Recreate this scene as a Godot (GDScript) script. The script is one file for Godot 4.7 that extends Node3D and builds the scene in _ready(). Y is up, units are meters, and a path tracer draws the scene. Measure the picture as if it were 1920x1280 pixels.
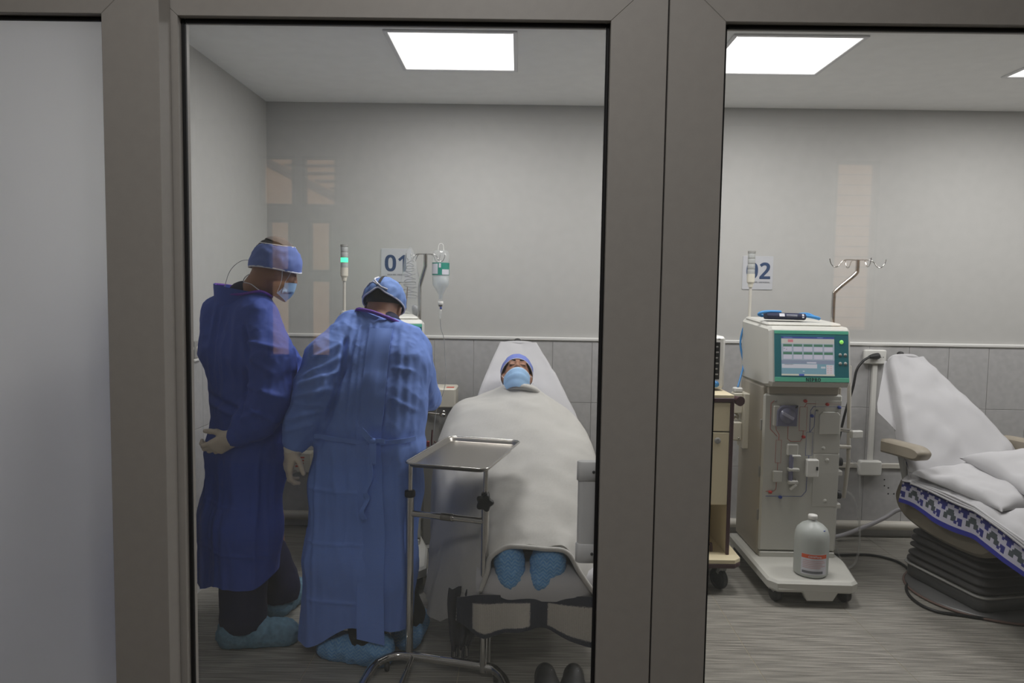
extends Node3D
# A dialysis ward seen through the aluminium and glass doors of a corridor.

var M := {}
var used := {}
var rng := RandomNumberGenerator.new()
var nz := FastNoiseLite.new()
var rz := FastNoiseLite.new()

# ---------------------------------------------------------------- geometry
class G:
	var st := SurfaceTool.new()
	func _init():
		st.begin(Mesh.PRIMITIVE_TRIANGLES)
		st.set_smooth_group(-1)
	func flat() -> G:
		st.set_smooth_group(-1)
		return self
	func soft(n := 0) -> G:
		st.set_smooth_group(n)
		return self
	func v(p: Vector3, uv := Vector2.ZERO):
		st.set_uv(uv)
		st.add_vertex(p)
	# counter-clockwise seen from outside
	func tri(a: Vector3, b: Vector3, c: Vector3, ua := Vector2.ZERO, ub := Vector2.ZERO, uc := Vector2.ZERO):
		v(a, ua)
		v(c, uc)
		v(b, ub)
	func quad(a: Vector3, b: Vector3, c: Vector3, d: Vector3, ua := Vector2(0, 1), ub := Vector2(1, 1), uc := Vector2(1, 0), ud := Vector2(0, 0)):
		tri(a, b, c, ua, ub, uc)
		tri(a, c, d, ua, uc, ud)
	func out_quad(a: Vector3, b: Vector3, c: Vector3, d: Vector3, from: Vector3):
		var n := (b - a).cross(c - a)
		if n.length_squared() < 1e-18:
			n = (c - a).cross(d - a)
		if n.dot((a + b + c + d) / 4.0 - from) < 0:
			quad(d, c, b, a)
		else:
			quad(a, b, c, d)
	func out_tri(a: Vector3, b: Vector3, c: Vector3, from: Vector3):
		if (b - a).cross(c - a).dot((a + b + c) / 3.0 - from) < 0:
			tri(a, c, b)
		else:
			tri(a, b, c)
	func box(c: Vector3, s: Vector3, bev := 0.0, bs := Basis()) -> G:
		var h := s / 2.0
		var b: float = minf(bev, minf(h.x, minf(h.y, h.z)) * 0.98)
		var pt := func(sx: float, sy: float, sz: float, ax: int) -> Vector3:
			var p := Vector3(sx * (h.x - (0.0 if ax == 0 else b)), sy * (h.y - (0.0 if ax == 1 else b)), sz * (h.z - (0.0 if ax == 2 else b)))
			return c + bs * p
		for s1 in [-1.0, 1.0]:
			out_quad(pt.call(s1, -1, -1, 0), pt.call(s1, 1, -1, 0), pt.call(s1, 1, 1, 0), pt.call(s1, -1, 1, 0), c)
			out_quad(pt.call(-1, s1, -1, 1), pt.call(1, s1, -1, 1), pt.call(1, s1, 1, 1), pt.call(-1, s1, 1, 1), c)
			out_quad(pt.call(-1, -1, s1, 2), pt.call(1, -1, s1, 2), pt.call(1, 1, s1, 2), pt.call(-1, 1, s1, 2), c)
			if b > 0.0:
				for s2 in [-1.0, 1.0]:
					out_quad(pt.call(s1, s2, -1, 0), pt.call(s1, s2, 1, 0), pt.call(s1, s2, 1, 1), pt.call(s1, s2, -1, 1), c)
					out_quad(pt.call(s1, -1, s2, 0), pt.call(s1, 1, s2, 0), pt.call(s1, 1, s2, 2), pt.call(s1, -1, s2, 2), c)
					out_quad(pt.call(-1, s1, s2, 1), pt.call(1, s1, s2, 1), pt.call(1, s1, s2, 2), pt.call(-1, s1, s2, 2), c)
					for s3 in [-1.0, 1.0]:
						out_tri(pt.call(s1, s2, s3, 0), pt.call(s1, s2, s3, 1), pt.call(s1, s2, s3, 2), c)
		return self
	# box from corner to corner
	func span(a: Vector3, b: Vector3, bev := 0.0) -> G:
		return box((a + b) / 2.0, (b - a).abs(), bev)
	func tube(pts: Array, r, sides := 8, caps := true) -> G:
		var n := pts.size()
		var rings := []
		var prev := Vector3.ZERO
		for i in n:
			var p: Vector3 = pts[i]
			var t: Vector3 = ((pts[mini(i + 1, n - 1)] - p).normalized() + (p - pts[maxi(i - 1, 0)]).normalized()).normalized()
			if i == 0:
				prev = t.cross(Vector3.UP if absf(t.y) < 0.9 else Vector3.RIGHT).normalized()
			var x: Vector3 = (prev - t * prev.dot(t)).normalized()
			prev = x
			var y: Vector3 = t.cross(x)
			var rr: float = r if r is float else r[i]
			var ring := PackedVector3Array()
			for k in sides:
				var a := TAU * k / sides
				ring.append(p + (x * cos(a) + y * sin(a)) * rr)
			rings.append(ring)
		soft(0)
		for i in n - 1:
			var u: PackedVector3Array = rings[i]
			var w: PackedVector3Array = rings[i + 1]
			for k in sides:
				var k2 := (k + 1) % sides
				quad(u[k], u[k2], w[k2], w[k])
		flat()
		if caps:
			for k in range(1, sides - 1):
				tri(rings[0][0], rings[0][k + 1], rings[0][k])
				tri(rings[n - 1][0], rings[n - 1][k], rings[n - 1][k + 1])
		return self
	func ring(c: Vector3, nrm: Vector3, big: float, small: float, segs := 20, sides := 8) -> G:
		var x := nrm.cross(Vector3.UP if absf(nrm.normalized().y) < 0.9 else Vector3.RIGHT).normalized()
		var y := nrm.normalized().cross(x)
		var pts := []
		for k in segs + 1:
			var a := TAU * k / segs
			pts.append(c + (x * cos(a) + y * sin(a)) * big)
		return tube(pts, small, sides, false)
	# profile of Vector2(radius, height), from bottom to top, about local y
	func lathe(prof: Array, segs: int, xf := Transform3D(), hard := false) -> G:
		for i in prof.size() - 1:
			if hard:
				soft(i % 2 + 1)
			else:
				soft(0)
			for k in segs:
				var a := TAU * k / segs
				var b := TAU * (k + 1) / segs
				var p: Vector2 = prof[i]
				var q: Vector2 = prof[i + 1]
				var p1 := xf * Vector3(p.x * cos(a), p.y, -p.x * sin(a))
				var p2 := xf * Vector3(p.x * cos(b), p.y, -p.x * sin(b))
				var q1 := xf * Vector3(q.x * cos(a), q.y, -q.x * sin(a))
				var q2 := xf * Vector3(q.x * cos(b), q.y, -q.x * sin(b))
				var u := float(k) / segs
				var u2 := float(k + 1) / segs
				var v1 := 1.0 - float(i) / (prof.size() - 1)
				var v2 := 1.0 - float(i + 1) / (prof.size() - 1)
				if p.x > 1e-6:
					tri(p1, p2, q2, Vector2(u, v1), Vector2(u2, v1), Vector2(u2, v2))
				if q.x > 1e-6:
					tri(p1, q2, q1, Vector2(u, v1), Vector2(u2, v2), Vector2(u, v2))
		flat()
		return self
	# polygon in local xy (counter-clockwise), extruded along local z from 0 to depth, with chamfered rims
	func prism(poly: PackedVector2Array, depth: float, xf := Transform3D(), bev := 0.0, smooth_side := false) -> G:
		var pl := poly
		if Geometry2D.is_polygon_clockwise(pl):
			pl = pl.duplicate()
			pl.reverse()
		var n := pl.size()
		var inner := pl
		if bev > 0.0:
			inner = PackedVector2Array()
			for i in n:
				var a := (pl[i] - pl[(i + n - 1) % n]).normalized()
				var b := (pl[(i + 1) % n] - pl[i]).normalized()
				var na := Vector2(-a.y, a.x)
				var nb := Vector2(-b.y, b.x)
				var m := (na + nb).normalized()
				inner.append(pl[i] + m * bev / maxf(0.4, m.dot(na)))
		var idx := Geometry2D.triangulate_polygon(inner)
		for i in range(0, idx.size(), 3):
			var a2 := inner[idx[i]]
			var b2 := inner[idx[i + 1]]
			var c2 := inner[idx[i + 2]]
			if (b2 - a2).cross(c2 - a2) < 0:
				var tmp := b2
				b2 = c2
				c2 = tmp
			tri(xf * Vector3(a2.x, a2.y, depth), xf * Vector3(b2.x, b2.y, depth), xf * Vector3(c2.x, c2.y, depth))
			tri(xf * Vector3(a2.x, a2.y, 0), xf * Vector3(c2.x, c2.y, 0), xf * Vector3(b2.x, b2.y, 0))
		if smooth_side:
			soft(3)
		for i in n:
			var j := (i + 1) % n
			if bev > 0.0:
				quad(xf * Vector3(inner[i].x, inner[i].y, 0), xf * Vector3(inner[j].x, inner[j].y, 0), xf * Vector3(pl[j].x, pl[j].y, bev), xf * Vector3(pl[i].x, pl[i].y, bev))
				quad(xf * Vector3(pl[i].x, pl[i].y, depth - bev), xf * Vector3(pl[j].x, pl[j].y, depth - bev), xf * Vector3(inner[j].x, inner[j].y, depth), xf * Vector3(inner[i].x, inner[i].y, depth))
			quad(xf * Vector3(pl[i].x, pl[i].y, bev), xf * Vector3(pl[j].x, pl[j].y, bev), xf * Vector3(pl[j].x, pl[j].y, depth - bev), xf * Vector3(pl[i].x, pl[i].y, depth - bev))
		flat()
		return self
	# rows of points; row index goes up, columns go right when seen from outside
	func grid(rows: Array, closed := false, su := 1.0, sv := 1.0) -> G:
		soft(0)
		var nr := rows.size()
		var nc: int = rows[0].size()
		for i in nr - 1:
			for j in (nc if closed else nc - 1):
				var j2 := (j + 1) % nc
				var u1 := su * j / (nc - 1.0)
				var u2 := su * (j + 1) / (nc - 1.0)
				var v1 := sv * (1.0 - i / (nr - 1.0))
				var v2 := sv * (1.0 - (i + 1) / (nr - 1.0))
				quad(rows[i][j], rows[i][j2], rows[i + 1][j2], rows[i + 1][j], Vector2(u1, v1), Vector2(u2, v1), Vector2(u2, v2), Vector2(u1, v2))
		flat()
		return self
	# a cloth of the given thickness: two faces and a closed rim; thickness goes to the inside
	func cloth(rows: Array, th: float, su := 1.0, sv := 1.0) -> G:
		var nr := rows.size()
		var nc: int = rows[0].size()
		var back := []
		for i in nr:
			var line := PackedVector3Array()
			for j in nc:
				var du: Vector3 = rows[i][mini(j + 1, nc - 1)] - rows[i][maxi(j - 1, 0)]
				var dv: Vector3 = rows[mini(i + 1, nr - 1)][j] - rows[maxi(i - 1, 0)][j]
				var n := du.cross(dv).normalized()
				line.append(rows[i][j] - n * th)
			back.append(line)
		grid(rows, false, su, sv)
		soft(1)
		for i in nr - 1:
			for j in nc - 1:
				quad(back[i][j + 1], back[i][j], back[i + 1][j], back[i + 1][j + 1])
		flat()
		for i in nr - 1:
			quad(back[i][0], rows[i][0], rows[i + 1][0], back[i + 1][0])
			quad(rows[i][nc - 1], back[i][nc - 1], back[i + 1][nc - 1], rows[i + 1][nc - 1])
		for j in nc - 1:
			quad(back[0][j], back[0][j + 1], rows[0][j + 1], rows[0][j])
			quad(rows[nr - 1][j], rows[nr - 1][j + 1], back[nr - 1][j + 1], back[nr - 1][j])
		return self
	func ball(c: Vector3, r: Vector3, segs := 14, rows := 8, bs := Basis()) -> G:
		var prof := []
		for i in rows + 1:
			var a := -PI / 2 + PI * i / rows
			prof.append(Vector2(maxf(cos(a), 0.0), sin(a)))
		return lathe(prof, segs, Transform3D(bs * Basis.from_scale(r), c))
	func done() -> ArrayMesh:
		st.generate_normals()
		return st.commit()

# ---------------------------------------------------------------- bodies: a smooth field of tapered capsules and ellipsoids, meshed as surface nets
class Sdf:
	var A := PackedVector3Array()
	var B := PackedVector3Array()
	var ra := PackedFloat32Array()
	var rb := PackedFloat32Array()
	var kk := PackedFloat32Array()
	var kind := PackedInt32Array()
	var inv := []
	var vs := PackedVector3Array()
	var ids := PackedInt32Array()
	func cap(a: Vector3, b: Vector3, r1: float, r2: float, k := 0.04) -> Sdf:
		A.append(a); B.append(b); ra.append(r1); rb.append(r2); kk.append(k); kind.append(0); inv.append(Basis())
		return self
	func chain(pts: Array, rs: Array, k := 0.04) -> Sdf:
		for i in pts.size() - 1:
			cap(pts[i], pts[i + 1], rs[i], rs[i + 1], k)
		return self
	func ell(c: Vector3, r: Vector3, k := 0.04, bs := Basis()) -> Sdf:
		A.append(c); B.append(r); ra.append(maxf(r.x, maxf(r.y, r.z))); rb.append(0); kk.append(k); kind.append(1); inv.append(bs.transposed())
		return self
	func cut(c: Vector3, r: Vector3, k := 0.01, bs := Basis()) -> Sdf:
		ell(c, r, k, bs)
		kind[-1] = 2
		return self
	func one(i: int, p: Vector3) -> float:
		if kind[i] == 0:
			var a := A[i]
			var ba := B[i] - a
			var pa := p - a
			var h := clampf(pa.dot(ba) / maxf(ba.length_squared(), 1e-9), 0.0, 1.0)
			return (pa - ba * h).length() - lerpf(ra[i], rb[i], h)
		var bs: Basis = inv[i]
		var q := bs * (p - A[i])
		var r := B[i]
		var k0 := (q / r).length()
		var k1 := (q / (r * r)).length()
		return k0 * (k0 - 1.0) / maxf(k1, 1e-6)
	func field(p: Vector3, act: PackedInt32Array) -> float:
		var d := 1e3
		for i in act:
			var e := one(i, p)
			var k := kk[i]
			if kind[i] == 2:
				e = -e
				var h2 := maxf(k - absf(d - e), 0.0) / k
				d = maxf(d, e) + h2 * h2 * k * 0.25
			else:
				var h := maxf(k - absf(d - e), 0.0) / k
				d = minf(d, e) - h * h * k * 0.25
		return d
	func build(cell: float):
		var lo := Vector3(1e3, 1e3, 1e3)
		var hi := -lo
		for i in A.size():
			if kind[i] == 2:
				continue
			var R: float = maxf(ra[i], rb[i])
			lo = lo.min(A[i] - Vector3.ONE * R)
			hi = hi.max(A[i] + Vector3.ONE * R)
			if kind[i] == 0:
				lo = lo.min(B[i] - Vector3.ONE * R)
				hi = hi.max(B[i] + Vector3.ONE * R)
		lo -= Vector3.ONE * cell * 4.0
		hi += Vector3.ONE * cell * 4.0
		var S := 8
		var bx := int(ceil((hi.x - lo.x) / cell / S)) + 1
		var by := int(ceil((hi.y - lo.y) / cell / S)) + 1
		var bz := int(ceil((hi.z - lo.z) / cell / S)) + 1
		var nx := bx * S
		var ny := by * S
		var nxy := nx * ny
		var val := PackedFloat32Array()
		val.resize(nxy * bz * S)
		val.fill(1.0)
		var vid := PackedInt32Array()
		vid.resize(val.size())
		vid.fill(-1)
		var all := PackedInt32Array(range(A.size()))
		var half := cell * S * 0.5 * 1.7321
		var near := []
		for k in bz:
			for j in by:
				for i in bx:
					var c := lo + Vector3(i + 0.5, j + 0.5, k + 0.5) * (S * cell)
					var act := PackedInt32Array()
					var d := field(c, all)
					if absf(d) > half * 1.35 + cell:
						if d < 0:
							for z in S:
								for y in S:
									var at := i * S + (j * S + y) * nx + (k * S + z) * nxy
									for x in S:
										val[at + x] = -1.0
						continue
					for q in all:
						if one(q, c) < maxf(d, 0.0) + half * 1.5 + kk[q] + 0.01:
							act.append(q)
					near.append(Vector3i(i, j, k))
					for z in S:
						for y in S:
							var at2 := i * S + (j * S + y) * nx + (k * S + z) * nxy
							var p := lo + Vector3(i * S, j * S + y, k * S + z) * cell
							for x in S:
								val[at2 + x] = field(p, act)
								p.x += cell
		# one vertex in each crossed cell
		for b in near:
			for z in S:
				for y in S:
					for x in S:
						var gx: int = b.x * S + x
						var gy: int = b.y * S + y
						var gz: int = b.z * S + z
						if gx >= nx - 1 or gy >= ny - 1 or gz >= bz * S - 1:
							continue
						var o := gx + gy * nx + gz * nxy
						var v0 := val[o]
						var v1 := val[o + 1]
						var v2 := val[o + nx]
						var v3 := val[o + nx + 1]
						var v4 := val[o + nxy]
						var v5 := val[o + nxy + 1]
						var v6 := val[o + nxy + nx]
						var v7 := val[o + nxy + nx + 1]
						var m := int(v0 < 0) + int(v1 < 0) + int(v2 < 0) + int(v3 < 0) + int(v4 < 0) + int(v5 < 0) + int(v6 < 0) + int(v7 < 0)
						if m == 0 or m == 8:
							continue
						var s := Vector3.ZERO
						var n := 0
						var w := [v0, v1, v2, v3, v4, v5, v6, v7]
						for e in [[0, 1, 0], [2, 3, 0], [4, 5, 0], [6, 7, 0], [0, 2, 1], [1, 3, 1], [4, 6, 1], [5, 7, 1], [0, 4, 2], [1, 5, 2], [2, 6, 2], [3, 7, 2]]:
							var f: float = w[e[0]]
							var g: float = w[e[1]]
							if (f < 0) != (g < 0):
								var a: int = e[0]
								var pt := Vector3(a & 1, (a >> 1) & 1, a >> 2)
								pt[e[2]] = f / (f - g)
								s += pt
								n += 1
						vid[o] = vs.size()
						vs.append(lo + (Vector3(gx, gy, gz) + s / n) * cell)
		for b in near:
			for z in S:
				for y in S:
					for x in S:
						var gx: int = b.x * S + x
						var gy: int = b.y * S + y
						var gz: int = b.z * S + z
						if gx < 1 or gy < 1 or gz < 1 or gx >= nx - 1 or gy >= ny - 1 or gz >= bz * S - 1:
							continue
						var o := gx + gy * nx + gz * nxy
						var f := val[o] < 0
						if f != (val[o + 1] < 0):
							face(vid[o], vid[o - nx], vid[o - nx - nxy], vid[o - nxy], f)
						if f != (val[o + nx] < 0):
							face(vid[o], vid[o - nxy], vid[o - nxy - 1], vid[o - 1], f)
						if f != (val[o + nxy] < 0):
							face(vid[o], vid[o - 1], vid[o - 1 - nx], vid[o - nx], f)
	# stored counter-clockwise from outside
	func face(a: int, b: int, c: int, d: int, inside_first: bool):
		if a < 0 or b < 0 or c < 0 or d < 0:
			return
		if inside_first:
			ids.append_array([a, b, c, a, c, d])
		else:
			ids.append_array([a, c, b, a, d, c])
	func normals() -> PackedVector3Array:
		var n := PackedVector3Array()
		n.resize(vs.size())
		for t in range(0, ids.size(), 3):
			var f := (vs[ids[t + 1]] - vs[ids[t]]).cross(vs[ids[t + 2]] - vs[ids[t]])
			n[ids[t]] += f
			n[ids[t + 1]] += f
			n[ids[t + 2]] += f
		for i in n.size():
			n[i] = n[i].normalized()
		return n
	# every triangle into four
	func refine():
		var mid := {}
		var out := PackedInt32Array()
		for t in range(0, ids.size(), 3):
			var m := [0, 0, 0]
			for e in 3:
				var a := ids[t + e]
				var b := ids[t + (e + 1) % 3]
				var key := mini(a, b) * 1000000 + maxi(a, b)
				if not mid.has(key):
					mid[key] = vs.size()
					vs.append((vs[a] + vs[b]) * 0.5)
				m[e] = mid[key]
			out.append_array([ids[t], m[0], m[2], m[0], ids[t + 1], m[1], m[2], m[1], ids[t + 2], m[0], m[1], m[2]])
		ids = out
	# nearest-to-camera z of the finished surface on a grid of one centimetre in x and y
	func z_map() -> Dictionary:
		var out := {}
		for p in vs:
			var k := Vector2i(roundi(p.x * 100.0), roundi(p.y * 100.0))
			if p.z > out.get(k, -9.0):
				out[k] = p.z
		return out
	func bend(how: Callable):
		var n := normals()
		for i in vs.size():
			vs[i] = how.call(vs[i], n[i])
	# keeps what lies above how(p) = 0 and pulls the cut edge onto it along y
	func trim(how: Callable):
		var h := PackedFloat32Array()
		h.resize(vs.size())
		for i in vs.size():
			h[i] = how.call(vs[i])
		var kept := PackedInt32Array()
		for t in range(0, ids.size(), 3):
			if h[ids[t]] > 0 or h[ids[t + 1]] > 0 or h[ids[t + 2]] > 0:
				kept.append_array([ids[t], ids[t + 1], ids[t + 2]])
		ids = kept
		for i in vs.size():
			if h[i] <= 0:
				vs[i].y -= h[i]
	func add_to(g: G):
		g.soft(0)
		for t in range(0, ids.size(), 3):
			g.tri(vs[ids[t]], vs[ids[t + 1]], vs[ids[t + 2]])
		g.flat()
	func mesh() -> ArrayMesh:
		var g := G.new()
		add_to(g)
		return g.done()

# ---------------------------------------------------------------- nodes
func numbered(n: String) -> String:
	used[n] = used.get(n, -1) + 1
	return n if used[n] == 0 else "%s_%03d" % [n, used[n]]

func tag(o: Node3D, label: String, category := "", group := ""):
	if label:
		o.set_meta("label", label)
	if category:
		o.set_meta("category", category)
	if group:
		o.set_meta("group", group)

func thing(n: String, label: String, category: String, at := Vector3.ZERO, turn := 0.0, group := "") -> Node3D:
	var o := Node3D.new()
	o.name = numbered(n)
	add_child(o)
	o.position = at
	o.rotation.y = turn
	tag(o, label, category, group)
	return o

func part(parent: Node3D, n: String, mesh: Mesh, m: Material, xf := Transform3D()) -> MeshInstance3D:
	var o := MeshInstance3D.new()
	o.name = n
	o.mesh = mesh
	o.material_override = m
	parent.add_child(o, true)
	o.transform = xf
	return o

func solo(n: String, label: String, category: String, mesh: Mesh, m: Material, at := Vector3.ZERO, group := "") -> MeshInstance3D:
	var o := part(self, numbered(n), mesh, m, Transform3D(Basis(), at))
	tag(o, label, category, group)
	return o

func shell(n: String, mesh: Mesh, m: Material) -> MeshInstance3D:
	var o := part(self, n, mesh, m)
	o.set_meta("kind", "structure")
	return o

func shell_node(n: String) -> Node3D:
	var o := Node3D.new()
	o.name = n
	add_child(o)
	o.set_meta("kind", "structure")
	return o

func mat(key: String, c: Color, rough := 0.6, metal := 0.0, spec := 0.5) -> StandardMaterial3D:
	var m := StandardMaterial3D.new()
	m.resource_name = key
	m.albedo_color = c
	m.roughness = rough
	m.metallic = metal
	m.metallic_specular = spec
	M[key] = m
	return m

func rgb(r: int, g: int, b: int, a := 1.0) -> Color:
	return Color(r / 255.0, g / 255.0, b / 255.0, a)

func noise_tex(freq: float, octaves := 3, lo := Color.BLACK, hi := Color.WHITE, type := FastNoiseLite.TYPE_SIMPLEX_SMOOTH, size := 512, sd := 1) -> NoiseTexture2D:
	var n := FastNoiseLite.new()
	n.seed = sd
	n.noise_type = type
	n.frequency = freq
	n.fractal_octaves = octaves
	var t := NoiseTexture2D.new()
	t.width = size
	t.height = size
	t.seamless = true
	t.noise = n
	var g := Gradient.new()
	g.set_color(0, lo)
	g.set_color(1, hi)
	t.color_ramp = g
	return t

func tri_tex(m: StandardMaterial3D, albedo: Texture2D, height: Texture2D, scale: Vector3, depth := 0.05, world := false):
	m.uv1_triplanar = true
	m.uv1_world_triplanar = world
	m.uv1_scale = scale
	m.albedo_texture = albedo
	if height:
		m.heightmap_enabled = true
		m.heightmap_texture = height
		m.heightmap_scale = depth

func V(x: float, y: float, z: float) -> Vector3:
	return Vector3(x, y, z)

func curve(pts: Array, n := 6) -> Array:
	# Catmull-Rom through the points
	var out := []
	for i in pts.size() - 1:
		var p0: Variant = pts[maxi(i - 1, 0)]
		var p1: Variant = pts[i]
		var p2: Variant = pts[i + 1]
		var p3: Variant = pts[mini(i + 2, pts.size() - 1)]
		for k in n:
			out.append(cat(p0, p1, p2, p3, float(k) / n))
	out.append(pts[-1])
	return out

func cat(p0: Variant, p1: Variant, p2: Variant, p3: Variant, t: float) -> Variant:
	return 0.5 * (2.0 * p1 + (p2 - p0) * t + (2.0 * p0 - 5.0 * p1 + 4.0 * p2 - p3) * t * t + (3.0 * p1 - p0 - 3.0 * p2 + p3) * t * t * t)

func rrect(w: float, h: float, r: float, n := 4) -> PackedVector2Array:
	var out := PackedVector2Array()
	for q in 4:
		var c := Vector2((w / 2 - r) * (1 if q == 0 or q == 3 else -1), (h / 2 - r) * (1 if q < 2 else -1))
		for k in n + 1:
			var a := PI / 2 * q + PI / 2 * k / n
			out.append(c + Vector2(cos(a), sin(a)) * r)
	return out

func letters(s: String, height: float, m: Material, parent: Node3D, at: Transform3D, n := "lettering", bold := true, deep := 0.0008) -> MeshInstance3D:
	var f := SystemFont.new()
	f.font_names = PackedStringArray(["Droid Sans"])
	f.font_weight = 700 if bold else 400
	var t := TextMesh.new()
	t.font = f
	t.text = s
	t.font_size = 32
	t.pixel_size = height / 32.0
	t.depth = deep
	t.curve_step = 2.0
	return part(parent, n, t, m, at)

func _ready():
	rng.seed = 7
	nz.seed = 3
	nz.frequency = 1.0
	nz.fractal_octaves = 2
	rz.seed = 11
	rz.frequency = 1.0
	rz.fractal_type = FastNoiseLite.FRACTAL_RIDGED
	rz.fractal_octaves = 2
	# camera
	var cam := Camera3D.new()
	cam.name = "camera"
	cam.fov = 49.46
	cam.position = V(0, 1.5784, 0)
	cam.rotation = V(-0.0704, 0.0086, 0.0154)
	cam.near = 0.05
	cam.far = 200.0
	add_child(cam)
	cam.current = true
	# sky, sun, exposure
	var env := Environment.new()
	env.tonemap_mode = Environment.TONE_MAPPER_LINEAR
	env.tonemap_exposure = 1.0
	env.background_mode = Environment.BG_SKY
	env.sdfgi_enabled = true
	env.ssao_enabled = true
	env.ssil_enabled = true
	var sm := ProceduralSkyMaterial.new()
	sm.sky_top_color = Color(0.42, 0.58, 0.82)
	sm.sky_horizon_color = Color(0.80, 0.85, 0.90)
	sm.ground_bottom_color = Color(0.42, 0.38, 0.34)
	sm.ground_horizon_color = Color(0.70, 0.70, 0.68)
	sm.sky_energy_multiplier = 0.6
	sm.ground_energy_multiplier = 0.5
	var sky := Sky.new()
	sky.sky_material = sm
	env.sky = sky
	var we := WorldEnvironment.new()
	we.name = "world_environment"
	we.environment = env
	add_child(we)
	var sun := DirectionalLight3D.new()
	sun.name = "sun"
	sun.light_energy = 1.5
	sun.light_color = Color(1.0, 0.95, 0.86)
	sun.light_angular_distance = 0.6
	sun.shadow_enabled = true
	add_child(sun)
	sun.look_at_from_position(Vector3.ZERO, V(0.35, -1.1, 1.0))
	materials()
	room()
	doors()
	corridor()
	lamps()
	wall_fittings()
	mayo_stand()
	machines()
	infusion()
	cart()
	recliner_bare()
	recliner_patient()
	patient()
	nurse_one()
	nurse_two()
	clutter()

func lamp_light(n: String, at: Vector3, size: Vector2, energy: float):
	var l := AreaLight3D.new()
	l.name = n
	l.area_size = size
	l.light_energy = energy
	l.light_color = Color(0.995, 0.99, 0.985)
	l.shadow_enabled = true
	l.area_range = 20.0
	add_child(l)
	l.look_at_from_position(at, at + Vector3.DOWN, Vector3.FORWARD)

func lamps():
	var proto: Node3D = null
	var labels := ["square ceiling panel lamp above the gowned staff and patient", "square ceiling panel lamp above the dialysis machine with the lit screen", "square ceiling panel lamp at the right edge above the empty recliner", "square ceiling panel lamp farthest along the ceiling, out past the empty recliner"]
	for i in 4:
		var x := -0.6213 + 0.2875 + 1.5948 * i
		var o: Node3D
		if proto == null:
			o = thing("ceiling_panel_lamp", labels[0], "ceiling lamp", V(x, 2.7464, -3.758), 0, "ceiling panel lamps in a row")
			var g := G.new()
			for s in [-1, 1]:
				g.box(V(s * 0.2975, -0.004, 0), V(0.02, 0.008, 0.615), 0.002)
				g.box(V(0, -0.004, s * 0.2975), V(0.575, 0.008, 0.02), 0.002)
			part(o, "frame", g.done(), M.lamp_frame)
			part(o, "diffuser", G.new().box(V(0, -0.001, 0), V(0.575, 0.004, 0.575)).done(), M.lamp_glow)
			proto = o
		else:
			o = proto.duplicate()
			o.name = numbered("ceiling_panel_lamp")
			add_child(o)
			o.position = V(x, 2.7464, -3.758)
			o.set_meta("label", labels[i])
		lamp_light("panel_light_%d" % i, V(x, 2.738, -3.758), Vector2(0.56, 0.56), LAMP)
	var c: Node3D = proto.duplicate()  # added out of view: fills in the corridor light on the door frames
	c.name = numbered("ceiling_panel_lamp")
	add_child(c)
	c.position = V(-0.1, 3.0, -0.15)
	tag(c, "unseen ceiling panel lamp added over the corridor to light the door frames", "ceiling lamp", "ceiling panel lamps in a row")
	lamp_light("corridor_fill_light", V(-0.1, 2.992, -0.15), Vector2(0.56, 0.56), CORRIDOR_FILL)

const LAMP := 2.0
const CORRIDOR_FILL := 1.75

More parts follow.
